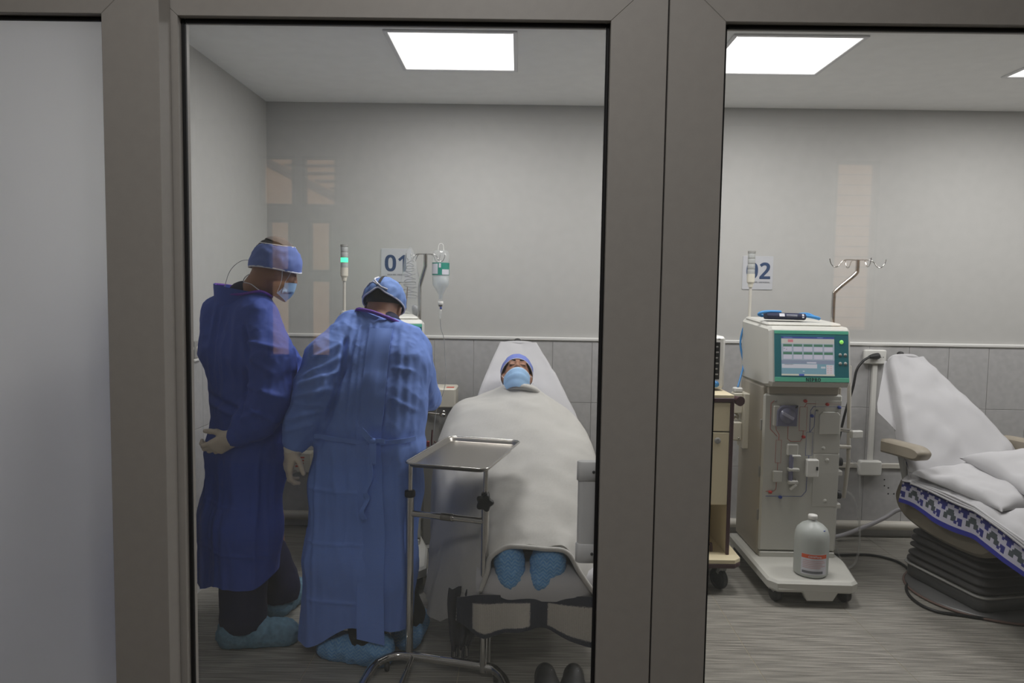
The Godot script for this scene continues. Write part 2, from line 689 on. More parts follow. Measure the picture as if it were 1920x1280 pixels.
func materials():
	var speck := noise_tex(0.03, 4, Color(0.975, 0.975, 0.975), Color(1, 1, 1))
	var m := mat("wall_paint", rgb(186, 185, 182), 0.75)
	tri_tex(m, speck, null, V(0.7, 0.7, 0.7), 0.0, true)
	m = mat("ceiling_paint", rgb(248, 248, 246), 0.85)
	tri_tex(m, speck, null, V(0.5, 0.5, 0.5), 0.0, true)
	m = mat("wall_tile", rgb(182, 181, 181), 0.32)
	tri_tex(m, noise_tex(0.02, 4, Color(0.93, 0.93, 0.93), Color(1, 1, 1), FastNoiseLite.TYPE_SIMPLEX, 512, 5), null, V(1.5, 1.5, 1.5), 0.0, true)
	mat("tile_joint", rgb(205, 204, 203), 0.8)
	mat("tile_rail", rgb(214, 213, 210), 0.35)
	m = mat("floor_tile", rgb(186, 182, 172), 0.38)
	tri_tex(m, noise_tex(0.045, 5, Color(0.55, 0.55, 0.55), Color(1, 1, 1), FastNoiseLite.TYPE_SIMPLEX, 1024, 9), null, V(0.055, 1, 2.2), 0.0, true)
	mat("floor_joint", rgb(196, 180, 152), 0.8)
	m = mat("aluminium", rgb(160, 155, 149), 0.5, 0.0)
	tri_tex(m, speck, null, V(2, 2, 2), 0.0, true)
	mat("handle_metal", rgb(206, 206, 206), 0.4, 0.0)
	mat("rubber", rgb(14, 13, 14), 0.7)
	m = mat("pane", Color(0.95, 0.98, 0.97, 0.02), 0.0)
	m.transparency = BaseMaterial3D.TRANSPARENCY_ALPHA
	m = mat("frosted", Color(0.98, 0.985, 1.0, 0.0), 0.38)
	m.refraction_enabled = true
	m.refraction_scale = 0.05
	m.backlight_enabled = true
	m.backlight = Color(0.8, 0.8, 0.82)
	mat("lamp_frame", rgb(225, 225, 226), 0.5)
	m = mat("lamp_glow", Color.WHITE, 0.6)
	m.emission_enabled = true
	m.emission = Color(1, 0.99, 0.98)
	m.emission_energy_multiplier = 1.6
	mat("peach", rgb(226, 184, 146), 0.9)
	mat("peach_dark", rgb(120, 96, 80), 0.9)
	mat("corridor_wall", rgb(176, 172, 166), 0.85)
	mat("corridor_door", rgb(110, 106, 102), 0.6)
	mat("white_plastic", rgb(222, 221, 216), 0.4)
	mat("cream_plastic", rgb(216, 211, 196), 0.42)
	mat("grey_plastic", rgb(150, 149, 145), 0.5)
	mat("black_plastic", rgb(16, 16, 18), 0.45)
	mat("dark_plastic", rgb(46, 46, 48), 0.5)
	mat("pvc", rgb(200, 196, 186), 0.45)
	mat("steel", rgb(196, 194, 190), 0.2, 1.0)
	mat("steel_satin", rgb(150, 146, 140), 0.34, 1.0)
	mat("chrome", rgb(205, 203, 200), 0.12, 1.0)
	mat("sign_ink", rgb(46, 68, 104), 0.7)
	mat("grey_ink", rgb(110, 112, 118), 0.7)
	mat("red_ink", rgb(196, 84, 66), 0.7)
	mat("sign_board", rgb(192, 193, 197), 0.4)
	mat("blue_plastic", rgb(58, 128, 186), 0.4)
	mat("blue_line", rgb(48, 72, 158), 0.5)
	mat("red_line", rgb(186, 52, 46), 0.5)
	mat("grey_lens", rgb(176, 178, 176), 0.3)
	mat("red_tint", rgb(206, 164, 166), 0.7)
	mat("blood", rgb(70, 22, 22), 0.35)
	mat("hose", rgb(186, 184, 190), 0.35)
	m = mat("clear_plastic", Color(0.90, 0.92, 0.92, 0.13), 0.10)
	m.transparency = BaseMaterial3D.TRANSPARENCY_ALPHA

func room():
	var W := 5.2
	var L := -1.6304
	var H := 2.7464
	# back wall
	var wb := shell("wall_back", G.new().span(V(L - 0.14, -0.05, -4.94), V(W + 0.14, H + 0.05, -4.80)).done(), M.wall_paint)
	part(wb, "tile_backing", G.new().span(V(L, 0, -4.802), V(W, 1.252, -4.792)).done(), M.tile_joint)
	part(wb, "tile_rail", G.new().box(V((L + W) / 2, 1.261, -4.790), V(W - L, 0.024, 0.026), 0.006).done(), M.tile_rail)
	var tm := G.new().box(Vector3.ZERO, V(0.2535, 0.3985, 0.010), 0.0012).done()
	var x := 0.2225 - 0.2555 * 8
	while x < W:
		for r in 3:
			var a: float = maxf(x, L)
			var b: float = minf(x + 0.2555, W)
			if b - a < 0.03:
				continue
			var full := b - a > 0.25
			part(wb, "tile", tm if full else G.new().box(Vector3.ZERO, V(b - a - 0.002, 0.3985, 0.010), 0.0012).done(), M.wall_tile, Transform3D(Basis(), V((a + b) / 2, 1.2505 - 0.401 * r - 0.2005, -4.791)))
		x += 0.2555
	# left wall
	var wl := shell("wall_left", G.new().span(V(L - 0.14, -0.05, -4.80), V(L, H + 0.05, -1.33)).done(), M.wall_paint)
	part(wl, "tile_backing", G.new().span(V(L - 0.002, 0, -4.80), V(L + 0.008, 1.252, -1.46)).done(), M.tile_joint)
	part(wl, "tile_rail", G.new().box(V(L + 0.010, 1.261, -3.13), V(0.026, 0.024, 3.34), 0.006).done(), M.tile_rail)
	var tl := G.new().box(Vector3.ZERO, V(0.010, 0.3985, 0.2535), 0.0012).done()
	for i in 13:
		for r in 3:
			part(wl, "tile", tl, M.wall_tile, Transform3D(Basis(), V(L + 0.009, 1.2505 - 0.401 * r - 0.2005, -4.785 + 0.128 + 0.2555 * i)))
	shell("wall_right", G.new().span(V(W, -0.05, -4.80), V(W + 0.14, H + 0.05, -1.33)).done(), M.wall_paint)
	shell("ceiling", G.new().span(V(L - 0.14, H, -4.94), V(W + 0.14, H + 0.22, -1.36)).done(), M.ceiling_paint)
	# floor of large streaked tiles
	var fl := shell("floor", G.new().span(V(-4.2, -0.2, -4.94), V(W + 0.4, -0.0015, 3.75)).done(), M.floor_joint)
	var ft := G.new().box(Vector3.ZERO, V(0.6270, 0.02, 0.6284), 0.0004).done()
	for i in range(-1, 11):
		for k in 6:
			var px := -1.483 + 0.629 * i
			part(fl, "floor_tile", ft, M.floor_tile, Transform3D(Basis(), V(px + 0.3145, -0.01, -4.80 + 0.629 * k + 0.3145)))
	part(fl, "corridor_paving", G.new().span(V(-4.2, -0.02, -1.026), V(W + 0.4, 0, 3.6)).done(), M.floor_tile)

func frame_leaf(o: Node3D, x0: float, x1: float, y0: float, y1: float, z: float, st: float, rail: float, pane: Material, deep := 0.05):
	# stiles and rails meet in mitres; z is the front face, the leaf lies behind it
	var bev := 0.0008
	for s in 2:
		var xa := x0 if s == 0 else x1
		var d := st if s == 0 else -st
		var poly := PackedVector2Array([Vector2(xa, y0), Vector2(xa + d, y0 + rail), Vector2(xa + d, y1 - rail), Vector2(xa, y1)])
		part(o, "stile", G.new().prism(poly, deep, Transform3D(Basis(), V(0, 0, z - deep)), bev).done(), M.aluminium)
	for s in 2:
		var ya := y0 if s == 0 else y1
		var d := rail if s == 0 else -rail
		var g := 0.0003
		var poly := PackedVector2Array([Vector2(x0 + g, ya), Vector2(x1 - g, ya), Vector2(x1 - st - g, ya + d), Vector2(x0 + st + g, ya + d)])
		part(o, "rail", G.new().prism(poly, deep, Transform3D(Basis(), V(0, 0, z - deep)), bev).done(), M.aluminium)
	var xi := x0 + st
	var xj := x1 - st
	var yi := y0 + rail
	var yj := y1 - rail
	if pane == M.frosted:
		# clear glass whose front face is etched
		var a := V(xi - 0.005, yi - 0.005, z - 0.030)
		var b := V(xj + 0.005, yj + 0.005, z - 0.024)
		var pn := part(o, "pane", G.new().span(a, b).done(), M.pane)
		var fr := G.new()
		fr.out_quad(V(a.x, a.y, b.z + 0.0004), V(b.x, a.y, b.z + 0.0004), V(b.x, b.y, b.z + 0.0004), V(a.x, b.y, b.z + 0.0004), (a + b) / 2.0)
		part(pn, "etched_face", fr.done(), pane)
	else:
		part(o, "pane", G.new().span(V(xi - 0.005, yi - 0.005, z - 0.030), V(xj + 0.005, yj + 0.005, z - 0.024)).done(), pane)
	var g2 := G.new()
	var w := 0.007
	var zc := z - 0.019
	g2.box(V(xi + w / 2, (yi + yj) / 2, zc), V(w, yj - yi, 0.010), 0.002)
	g2.box(V(xj - w / 2, (yi + yj) / 2, zc), V(w, yj - yi, 0.010), 0.002)
	g2.box(V((xi + xj) / 2, yj - w / 2, zc), V(xj - xi - 2 * w, w, 0.010), 0.002)
	g2.box(V((xi + xj) / 2, yi + w / 2, zc), V(xj - xi - 2 * w, w, 0.010), 0.002)
	part(o, "gasket", g2.done(), M.rubber)

func doors():
	# sliding leaf with the clear pane
	var d1 := shell_node("door_1")
	frame_leaf(d1, -0.7485, 0.2670, 0.012, 2.1725, -1.41, 0.105, 0.0965, M.pane)
	var d2 := shell_node("door_2")
	frame_leaf(d2, 0.2700, 1.30, 0.012, 2.1735, -1.41, 0.104, 0.0965, M.pane)
	var w1 := shell_node("window_1")
	frame_leaf(w1, -1.62, -0.6545, 0.0, 2.160, -1.36, 0.1035, 0.10, M.frosted, 0.045)
	var w2 := shell_node("window_2")
	frame_leaf(w2, 1.31, 3.20, 0.0, 2.168, -1.41, 0.09, 0.10, M.pane)
	var w3 := shell_node("window_3")
	frame_leaf(w3, 3.21, 5.19, 0.0, 2.168, -1.41, 0.09, 0.10, M.pane)
	var wf := shell("wall_front", G.new().span(V(-4.2, 2.176, -1.47), V(5.6, 3.0, -1.35)).done(), M.wall_paint)
	part(wf, "side_wall", G.new().span(V(-4.2, 0, -1.47), V(-1.77, 2.169, -1.35)).done(), M.wall_paint)
	part(wf, "jamb", G.new().span(V(-1.76, 0, -1.46), V(-1.622, 2.16, -1.33)).done(), M.aluminium)
	part(d2, "meeting_seal", G.new().span(V(0.2672, 0.012, -1.45), V(0.2698, 2.166, -1.42)).done(), M.rubber)
	# pull handle on the room side of the first leaf
	var h := G.new()
	var hx := 0.157
	var prof := PackedVector2Array()
	for k in 9:
		var a := PI / 2 + PI * k / 8
		prof.append(Vector2(-0.022 + 0.010 * cos(a), 0.010 * sin(a)))
	prof.append(Vector2(0.024, -0.010))
	prof.append(Vector2(0.024, 0.010))
	var up := Basis(V(1, 0, 0), V(0, 0, -1), V(0, 1, 0))
	part(d1, "handle", G.new().prism(prof, 0.128, Transform3D(up, V(hx, 1.068, -1.474)), 0.0, true).done(), M.handle_metal)
	for y in [1.0285, 1.196]:
		var pf := PackedVector2Array()
		for p in prof:
			pf.append(p * Vector2(1.08, 1.12))
		var cap := part(d1, "handle_cap", G.new().prism(pf, 0.0395, Transform3D(up, V(hx, y, -1.474)), 0.0015, true).done(), M.handle_metal)
		part(cap, "screw", G.new().lathe([Vector2(0, 0), Vector2(0.003, 0), Vector2(0.003, 0.0012), Vector2(0, 0.0014)], 10, Transform3D(Basis(Vector3.RIGHT, PI / 2), V(hx - 0.002, y + 0.02, -1.4628))).done(), M.dark_plastic)

func corridor():
	# what the panes mirror: the corridor behind the camera, with a glazed door to a sunlit courtyard
	var H := 3.0
	var z := 3.6
	shell("wall_corridor_left", G.new().span(V(-4.34, -0.05, -1.35), V(-4.2, H + 0.1, 3.75)).done(), M.corridor_wall)
	shell("wall_corridor_right", G.new().span(V(5.6, -0.05, -1.47), V(5.74, H + 0.1, 3.75)).done(), M.corridor_wall)
	shell("ceiling_corridor", G.new().span(V(-4.34, H, -1.47), V(5.74, H + 0.2, 3.75)).done(), M.ceiling_paint)
	# openings: x0, x1, y0, y1
	var holes := [[-2.26, -1.959, 2.265, 2.697], [-1.889, -1.59, 2.265, 2.697], [-2.203, -1.994, 1.70, 2.15], [-1.84, -1.637, 1.70, 2.15], [-2.203, -1.994, 0.95, 1.64], [-1.84, -1.637, 0.95, 1.64], [2.70, 3.08, 1.25, 2.72]]
	var xs := [-4.2, 5.6]
	var ys := [-0.05, H]
	for h in holes:
		for k in 2:
			if not xs.has(h[k]):
				xs.append(h[k])
			if not ys.has(h[k + 2]):
				ys.append(h[k + 2])
	xs.sort()
	ys.sort()
	var g := G.new()
	for i in xs.size() - 1:
		var y0 := -1.0
		for j in ys.size():
			var solid := false
			if j < ys.size() - 1:
				solid = true
				for h in holes:
					if xs[i] >= h[0] - 1e-4 and xs[i + 1] <= h[1] + 1e-4 and ys[j] >= h[2] - 1e-4 and ys[j + 1] <= h[3] + 1e-4:
						solid = false
			if solid and y0 < -0.5:
				y0 = ys[j]
			if not solid and y0 > -0.5:
				g.span(V(xs[i], y0, z), V(xs[i + 1], ys[j], z + 0.15))
				y0 = -1.0
	shell("wall_corridor_back", g.done(), M.corridor_wall)
	for k in holes.size():
		var h = holes[k]
		var w := shell_node("window_%d" % (k + 4))
		part(w, "pane", G.new().span(V(h[0], h[2], z + 0.05), V(h[1], h[3], z + 0.056)).done(), M.pane)
		var f := G.new()
		for s in 2:
			f.span(V(h[s] - (0.0 if s == 0 else 0.022), h[2], z - 0.004), V(h[s] + (0.022 if s == 0 else 0.0), h[3], z + 0.07))
			f.span(V(h[0] + 0.022, h[2 + s] - (0.0 if s == 0 else 0.022), z - 0.004), V(h[1] - 0.022, h[2 + s] + (0.022 if s == 0 else 0.0), z + 0.07))
		part(w, "window_frame", f.done(), M.corridor_door)
	# courtyard and the peach house across it
	shell("courtyard_ground", G.new().span(V(-12, -0.3, 3.75), V(14, -0.06, 12)).done(), M.corridor_wall)
	var hs := thing("house", "sunlit peach house across the courtyard, mirrored in the door glass", "house", V(0, -0.06, 7.5))
	part(hs, "wall", G.new().span(V(-9, 0, 0), V(11, 5.4, 0.3)).done(), M.peach)
	var bar := PackedVector2Array([Vector2(-4.6, 3.86), Vector2(-0.6, 1.87), Vector2(-0.6, 1.95), Vector2(-4.6, 3.94)])
	part(hs, "barge_board", G.new().prism(bar, 0.06, Transform3D(Basis(), V(0, 0, -0.06)), 0.004).done(), M.peach_dark)
	for k in 14:
		var y := 2.05 + 0.105 * k
		var x0 := -0.6 - (y - 1.98) / 0.4975
		part(hs, "siding_board", G.new().box(V((x0 + 0.4) / 2, y, -0.01), V(0.4 - x0, 0.022, 0.03), 0.003).done(), M.peach_dark)
	for k in 26:
		part(hs, "siding_board", G.new().box(V(5.2, 0.9 + 0.14 * k, -0.006), V(3.0, 0.010, 0.014), 0.003).done(), M.peach_dark)

func wall_fittings():
	var L := -1.6304
	# number boards
	for k in 2:
		var o := thing("number_board", ["white wall board reading 01, behind the bowed head of the gowned person", "white wall board reading 02, above the cream dialysis machine"][k], "sign", [V(-0.797, 1.720, -4.80), V(1.531, 1.707, -4.80)][k], 0, "bed number boards on the wall")
		part(o, "board", G.new().prism(rrect(0.195, 0.215, 0.006), 0.004, Transform3D(), 0.001).done(), M.sign_board)
		letters(["01", "02"][k], 0.148, M.sign_ink, o, Transform3D(Basis(), V(0.004, 0.012, 0.0045)), "number")
		letters("SALA DEL UNIVERSAL", 0.0135, M.grey_ink, o, Transform3D(Basis(), V(0.012, -0.060, 0.0045)), "caption")
	# socket, trunking and box behind the machine
	var so := thing("wall_socket", "white double wall socket with black plug, behind the dialysis machine", "socket", V(2.293, 1.180, -4.787))
	part(so, "cover", G.new().prism(rrect(0.14, 0.092, 0.012), 0.032, Transform3D(), 0.006, true).done(), M.white_plastic)
	for s in [-1, 1]:
		part(so, "socket_hole", G.new().lathe([Vector2(0, 0), Vector2(0.003, 0), Vector2(0.003, 0.0006), Vector2(0, 0.0006)], 10, Transform3D(Basis(Vector3.RIGHT, PI / 2), V(0.04 + 0.008 * s, 0.0, 0.0322))).done(), M.dark_plastic)
	solo("cable_trunking", "white cable trunking between socket and low wall box", "trunking", G.new().span(V(2.283, 0.505, -4.788), V(2.315, 1.133, -4.768), 0.003).done(), M.white_plastic)
	var bx := thing("junction_box", "white junction box on the tiles below the trunking", "box", V(2.291, 0.458, -4.787))
	part(bx, "cover", G.new().prism(rrect(0.145, 0.098, 0.014), 0.045, Transform3D(), 0.008, true).done(), M.white_plastic)
	solo("cable_duct", "pale horizontal cable duct along the tiles beside the junction box", "duct", G.new().span(V(1.95, 0.452, -4.788), V(4.6, 0.485, -4.774), 0.003).done(), M.pvc)
	# skirting pipe
	solo("skirting_pipe", "cream water pipe along the foot of the back wall", "pipe", G.new().tube([V(L + 0.01, 0.082, -4.755), V(5.19, 0.082, -4.755)], 0.029, 14).done(), M.pvc)
	for k in 5:
		var q: Vector2 = [Vector2(2.404, 0.376), Vector2(2.406, 0.336), Vector2(2.432, 0.322), Vector2(2.433, 0.283), Vector2(2.470, 0.283)][k]
		solo("drill_hole", ["topmost of the small dark drill holes in the tiles", "dark drill hole just below the topmost one in the tiles", "third dark drill hole down, level with the recliner shell top", "lowest dark drill hole below the third one in the tiles", "dark drill hole at the edge of the recliner shell"][k], "hole", G.new().lathe([Vector2(0, 0), Vector2(0.0055, 0), Vector2(0.0045, 0.0012), Vector2(0, 0.0012)], 8, Transform3D(Basis(Vector3.RIGHT, PI / 2), V(q.x, q.y, -4.7862))).done(), M.black_plastic, Vector3.ZERO, "drill holes in the tiles")
	# small socket on the left wall
	var ls := thing("side_socket", "small grey wall socket on the left wall beside the doors", "socket", V(L + 0.014, 1.253, -3.685), PI / 2)
	part(ls, "cover", G.new().prism(rrect(0.072, 0.088, 0.006), 0.012, Transform3D(), 0.003).done(), M.grey_plastic)
	part(ls, "socket_ring", G.new().ring(V(0, 0, 0.0125), V(0, 0, 1), 0.016, 0.003, 16, 6).done(), M.pvc)
	part(ls, "lower_trim", G.new().box(V(0, -0.052, 0.006), V(0.08, 0.014, 0.012), 0.003).done(), M.white_plastic)

func mayo_stand():
	var o := thing("instrument_stand", "chrome wheeled instrument stand with shallow steel tray at the patient's feet", "stand", V(-0.28, 0, -2.95))
	var off := V(0.28, 0, 2.95)
	# tray: a shallow dish with a rolled rim
	var tr := Transform3D(Basis(Vector3.UP, -0.235), V(-0.213, 0.872, -3.105) + off)
	var rows := []
	for p in [[0.155, 0.266, 0.0], [0.158, 0.269, 0.002], [0.162, 0.273, 0.016], [0.172, 0.283, 0.019], [0.174, 0.285, 0.016]]:
		var line := PackedVector3Array()
		var rr := rrect(p[0] * 2, p[1] * 2, 0.03 if p[2] < 0.01 else 0.04, 5)
		for q in rr:
			line.append(tr * V(q.x, p[2], q.y))
		rows.append(line)
	var g := G.new()
	rows.reverse()
	g.grid(rows, true)
	var bottom: PackedVector3Array = rows[-1]
	var mid := tr * V(0, 0, 0)
	for k in bottom.size():
		g.out_tri(bottom[k], bottom[(k + 1) % bottom.size()], mid, mid + Vector3.DOWN)
	part(o, "tray", g.done(), M.steel_satin)
	var rim := []
	for q in rrect(0.345, 0.567, 0.041, 5):
		rim.append(tr * V(q.x, 0.0175, q.y))
	rim.append(rim[0])
	part(o, "tray_rim", G.new().tube(rim, 0.0035, 6, false).done(), M.steel)
	var p1 := V(-0.435, 0, -2.99) + off
	var p2 := V(-0.121, 0, -2.905) + off
	# telescopic posts
	for k in 2:
		var p := [p1, p2][k] as Vector3
		part(o, "post", G.new().tube([p + V(0, 0.03, 0), p + V(0, 0.735, 0)], 0.0160, 14).done(), M.chrome)
		part(o, "inner_post", G.new().tube([p + V(0, 0.70, 0), p + V(0, 0.866, 0)], 0.0095, 12).done(), M.chrome)
	part(o, "post_collar", G.new().lathe([Vector2(0, 0), Vector2(0.020, 0), Vector2(0.022, 0.004), Vector2(0.022, 0.021), Vector2(0.020, 0.026), Vector2(0, 0.026)], 14, Transform3D(Basis(), p1 + V(0, 0.722, 0))).done(), M.black_plastic)
	# star knob and its block
	part(o, "clamp_block", G.new().box(p2 + V(0, 0.745, 0), V(0.034, 0.05, 0.034), 0.006).done(), M.black_plastic)
	var star := PackedVector2Array()
	for k in 40:
		var a := TAU * k / 40
		star.append(Vector2(cos(a), sin(a)) * (0.032 + 0.0050 * cos(a * 5)))
	part(o, "star_knob", G.new().prism(star, 0.026, Transform3D(Basis(Vector3.UP, 0.1), p2 + V(-0.003, 0.737, 0.018)), 0.005, true).done(), M.black_plastic)
	var c1 := p1 + V(0.004, 0.652, 0)
	var c2 := p2 + V(-0.004, 0.652, 0)
	part(o, "crossbar", G.new().tube([c1, c2], 0.0135, 14).done(), M.chrome)
	part(o, "crossbar_sleeve", G.new().tube([c1.lerp(c2, 0.42), c1.lerp(c2, 0.56)], 0.0155, 14).done(), M.steel_satin)
	part(o, "crossbar_ring", G.new().tube([c1.lerp(c2, 0.565), c1.lerp(c2, 0.59)], 0.0165, 14).done(), M.steel)
	var under := [V(-0.405, 0.862, -2.985), V(-0.33, 0.862, -3.33), V(-0.03, 0.862, -3.25), V(-0.115, 0.862, -2.91)]
	var u2 := []
	for q in under:
		u2.append(q + off)
	u2.append(u2[0])
	part(o, "tray_frame", G.new().tube(u2, 0.007, 8, false).done(), M.chrome)
	var base := curve([V(-0.60, 0.05, -2.40), V(-0.572, 0.05, -2.84), V(-0.545, 0.05, -2.935), V(-0.47, 0.05, -2.985), V(-0.29, 0.05, -2.95), V(-0.11, 0.05, -2.905), V(-0.055, 0.05, -2.85), V(-0.02, 0.05, -2.75), V(0.05, 0.05, -2.40)], 5)
	var b2 := []
	for q in base:
		b2.append(q + off)
	part(o, "base_bar", G.new().tube(b2, 0.0185, 12).done(), M.chrome)
	part(o, "rear_bar", G.new().tube([V(-0.42, 0.05, -2.97) + off, V(-0.44, 0.05, -2.62) + off], 0.011, 10).done(), M.chrome)
	for q in [V(-0.60, 0, -2.42), V(0.045, 0, -2.42), V(-0.52, 0, -2.95), V(-0.07, 0, -2.88)]:
		part(o, "caster", G.new().lathe([Vector2(0, -0.009), Vector2(0.015, -0.009), Vector2(0.018, -0.006), Vector2(0.018, 0.006), Vector2(0.015, 0.009), Vector2(0, 0.009)], 14, Transform3D(Basis(Vector3.BACK, PI / 2), q + off + V(0, 0.0185, 0))).done(), M.black_plastic)

func screen_picture() -> ImageTexture:
	var w := 280
	var h := 213
	var im := Image.create(w, h, false, Image.FORMAT_RGB8)
	im.fill(rgb(176, 188, 196))
	im.fill_rect(Rect2i(0, 0, w, 11), rgb(66, 84, 150))
	im.fill_rect(Rect2i(12, 3, 48, 4), rgb(120, 136, 190))
	im.fill_rect(Rect2i(190, 3, 30, 4), rgb(130, 144, 196))
	im.fill_rect(Rect2i(0, 11, w, 27), rgb(206, 204, 196))
	im.fill_rect(Rect2i(35, 16, 28, 15), rgb(214, 136, 146))
	for r in 2:
		for c in 5:
			var x := 10 + c * 54
			var y := 42 + r * 43
			im.fill_rect(Rect2i(x - 2, y - 1, 50, 42), rgb(150, 166, 178))
			im.fill_rect(Rect2i(x, y, 46, 12), rgb(86, 132, 108))
			im.fill_rect(Rect2i(x, y + 14, 46, 24), rgb(206, 204, 218))
	im.fill_rect(Rect2i(14, 64, 4, 4), rgb(120, 116, 130))
	im.fill_rect(Rect2i(26, 68, 4, 4), rgb(120, 116, 130))
	im.fill_rect(Rect2i(0, 128, w, 20), rgb(142, 152, 172))
	im.fill_rect(Rect2i(134, 138, 50, 8), rgb(206, 206, 218))
	im.fill_rect(Rect2i(0, 148, w, 56), rgb(126, 164, 178))
	im.fill_rect(Rect2i(2, 150, 186, 22), rgb(206, 206, 214))
	im.fill_rect(Rect2i(16, 151, 46, 3), rgb(140, 140, 150))
	im.fill_rect(Rect2i(208, 162, 24, 10), rgb(196, 204, 210))
	im.fill_rect(Rect2i(236, 152, 40, 52), rgb(212, 208, 214))
	for k in 8:
		im.fill_rect(Rect2i(240 + 17 * (k % 2), 157 + 12 * (k / 2), 8, 4), rgb(214, 176, 176))
	im.fill_rect(Rect2i(0, 204, w, 9), rgb(208, 206, 190))
	im.fill_rect(Rect2i(92, 204, 28, 9), rgb(82, 96, 176))
	im.fill_rect(Rect2i(112, 186, 10, 5), rgb(206, 214, 218))
	return ImageTexture.create_from_image(im)

func cords(o: Node3D, n: String, pts: Array, r: float, m: Material, steps := 5, sides := 7) -> MeshInstance3D:
	return part(o, n, G.new().tube(curve(pts, steps), r, sides).done(), m)

func pole_hooks(o: Node3D, top: Vector3, dirs: Array, reach := 0.115):
	for a in dirs:
		var d := V(cos(a), 0, sin(a))
		part(o, "hook", G.new().tube(curve([top, top + d * reach * 0.42, top + d * reach * 0.58 + V(0, -0.012, 0), top + d * reach * 0.70 + V(0, -0.036, 0), top + d * reach * 0.86 + V(0, -0.040, 0), top + d * reach * 0.98 + V(0, -0.018, 0), top + d * reach * 1.02 + V(0, 0.006, 0)], 4), 0.0028, 7).done(), M.chrome)

func machines():
	mat("teal_panel", rgb(38, 112, 122), 0.4)
	mat("mint_panel", rgb(92, 182, 152), 0.4)
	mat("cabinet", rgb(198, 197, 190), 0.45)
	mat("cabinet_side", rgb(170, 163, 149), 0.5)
	mat("pump", rgb(122, 122, 146), 0.25)
	mat("rotor", rgb(176, 176, 196), 0.3)
	mat("brand_ink", rgb(20, 48, 58), 0.5)
	var sc := mat("screen_glow", Color.BLACK, 0.25)
	sc.emission_enabled = true
	sc.emission_operator = BaseMaterial3D.EMISSION_OP_ADD
	sc.emission = Color.BLACK
	sc.emission_texture = screen_picture()
	sc.emission_energy_multiplier = 0.62
	var gl := mat("green_glow", rgb(60, 200, 150), 0.3)
	gl.emission_enabled = true
	gl.emission = Color(0.36, 1.0, 0.76)
	gl.emission_energy_multiplier = 1.15
	var led := mat("led_glow", rgb(110, 200, 70), 0.3)
	led.emission_enabled = true
	led.emission = Color(0.7, 1.0, 0.5)
	led.emission_energy_multiplier = 0.45
	machine(V(1.55, 0, -4.0), 0.0, false)
	machine(V(-0.735, 0, -4.03), 0.30, true)

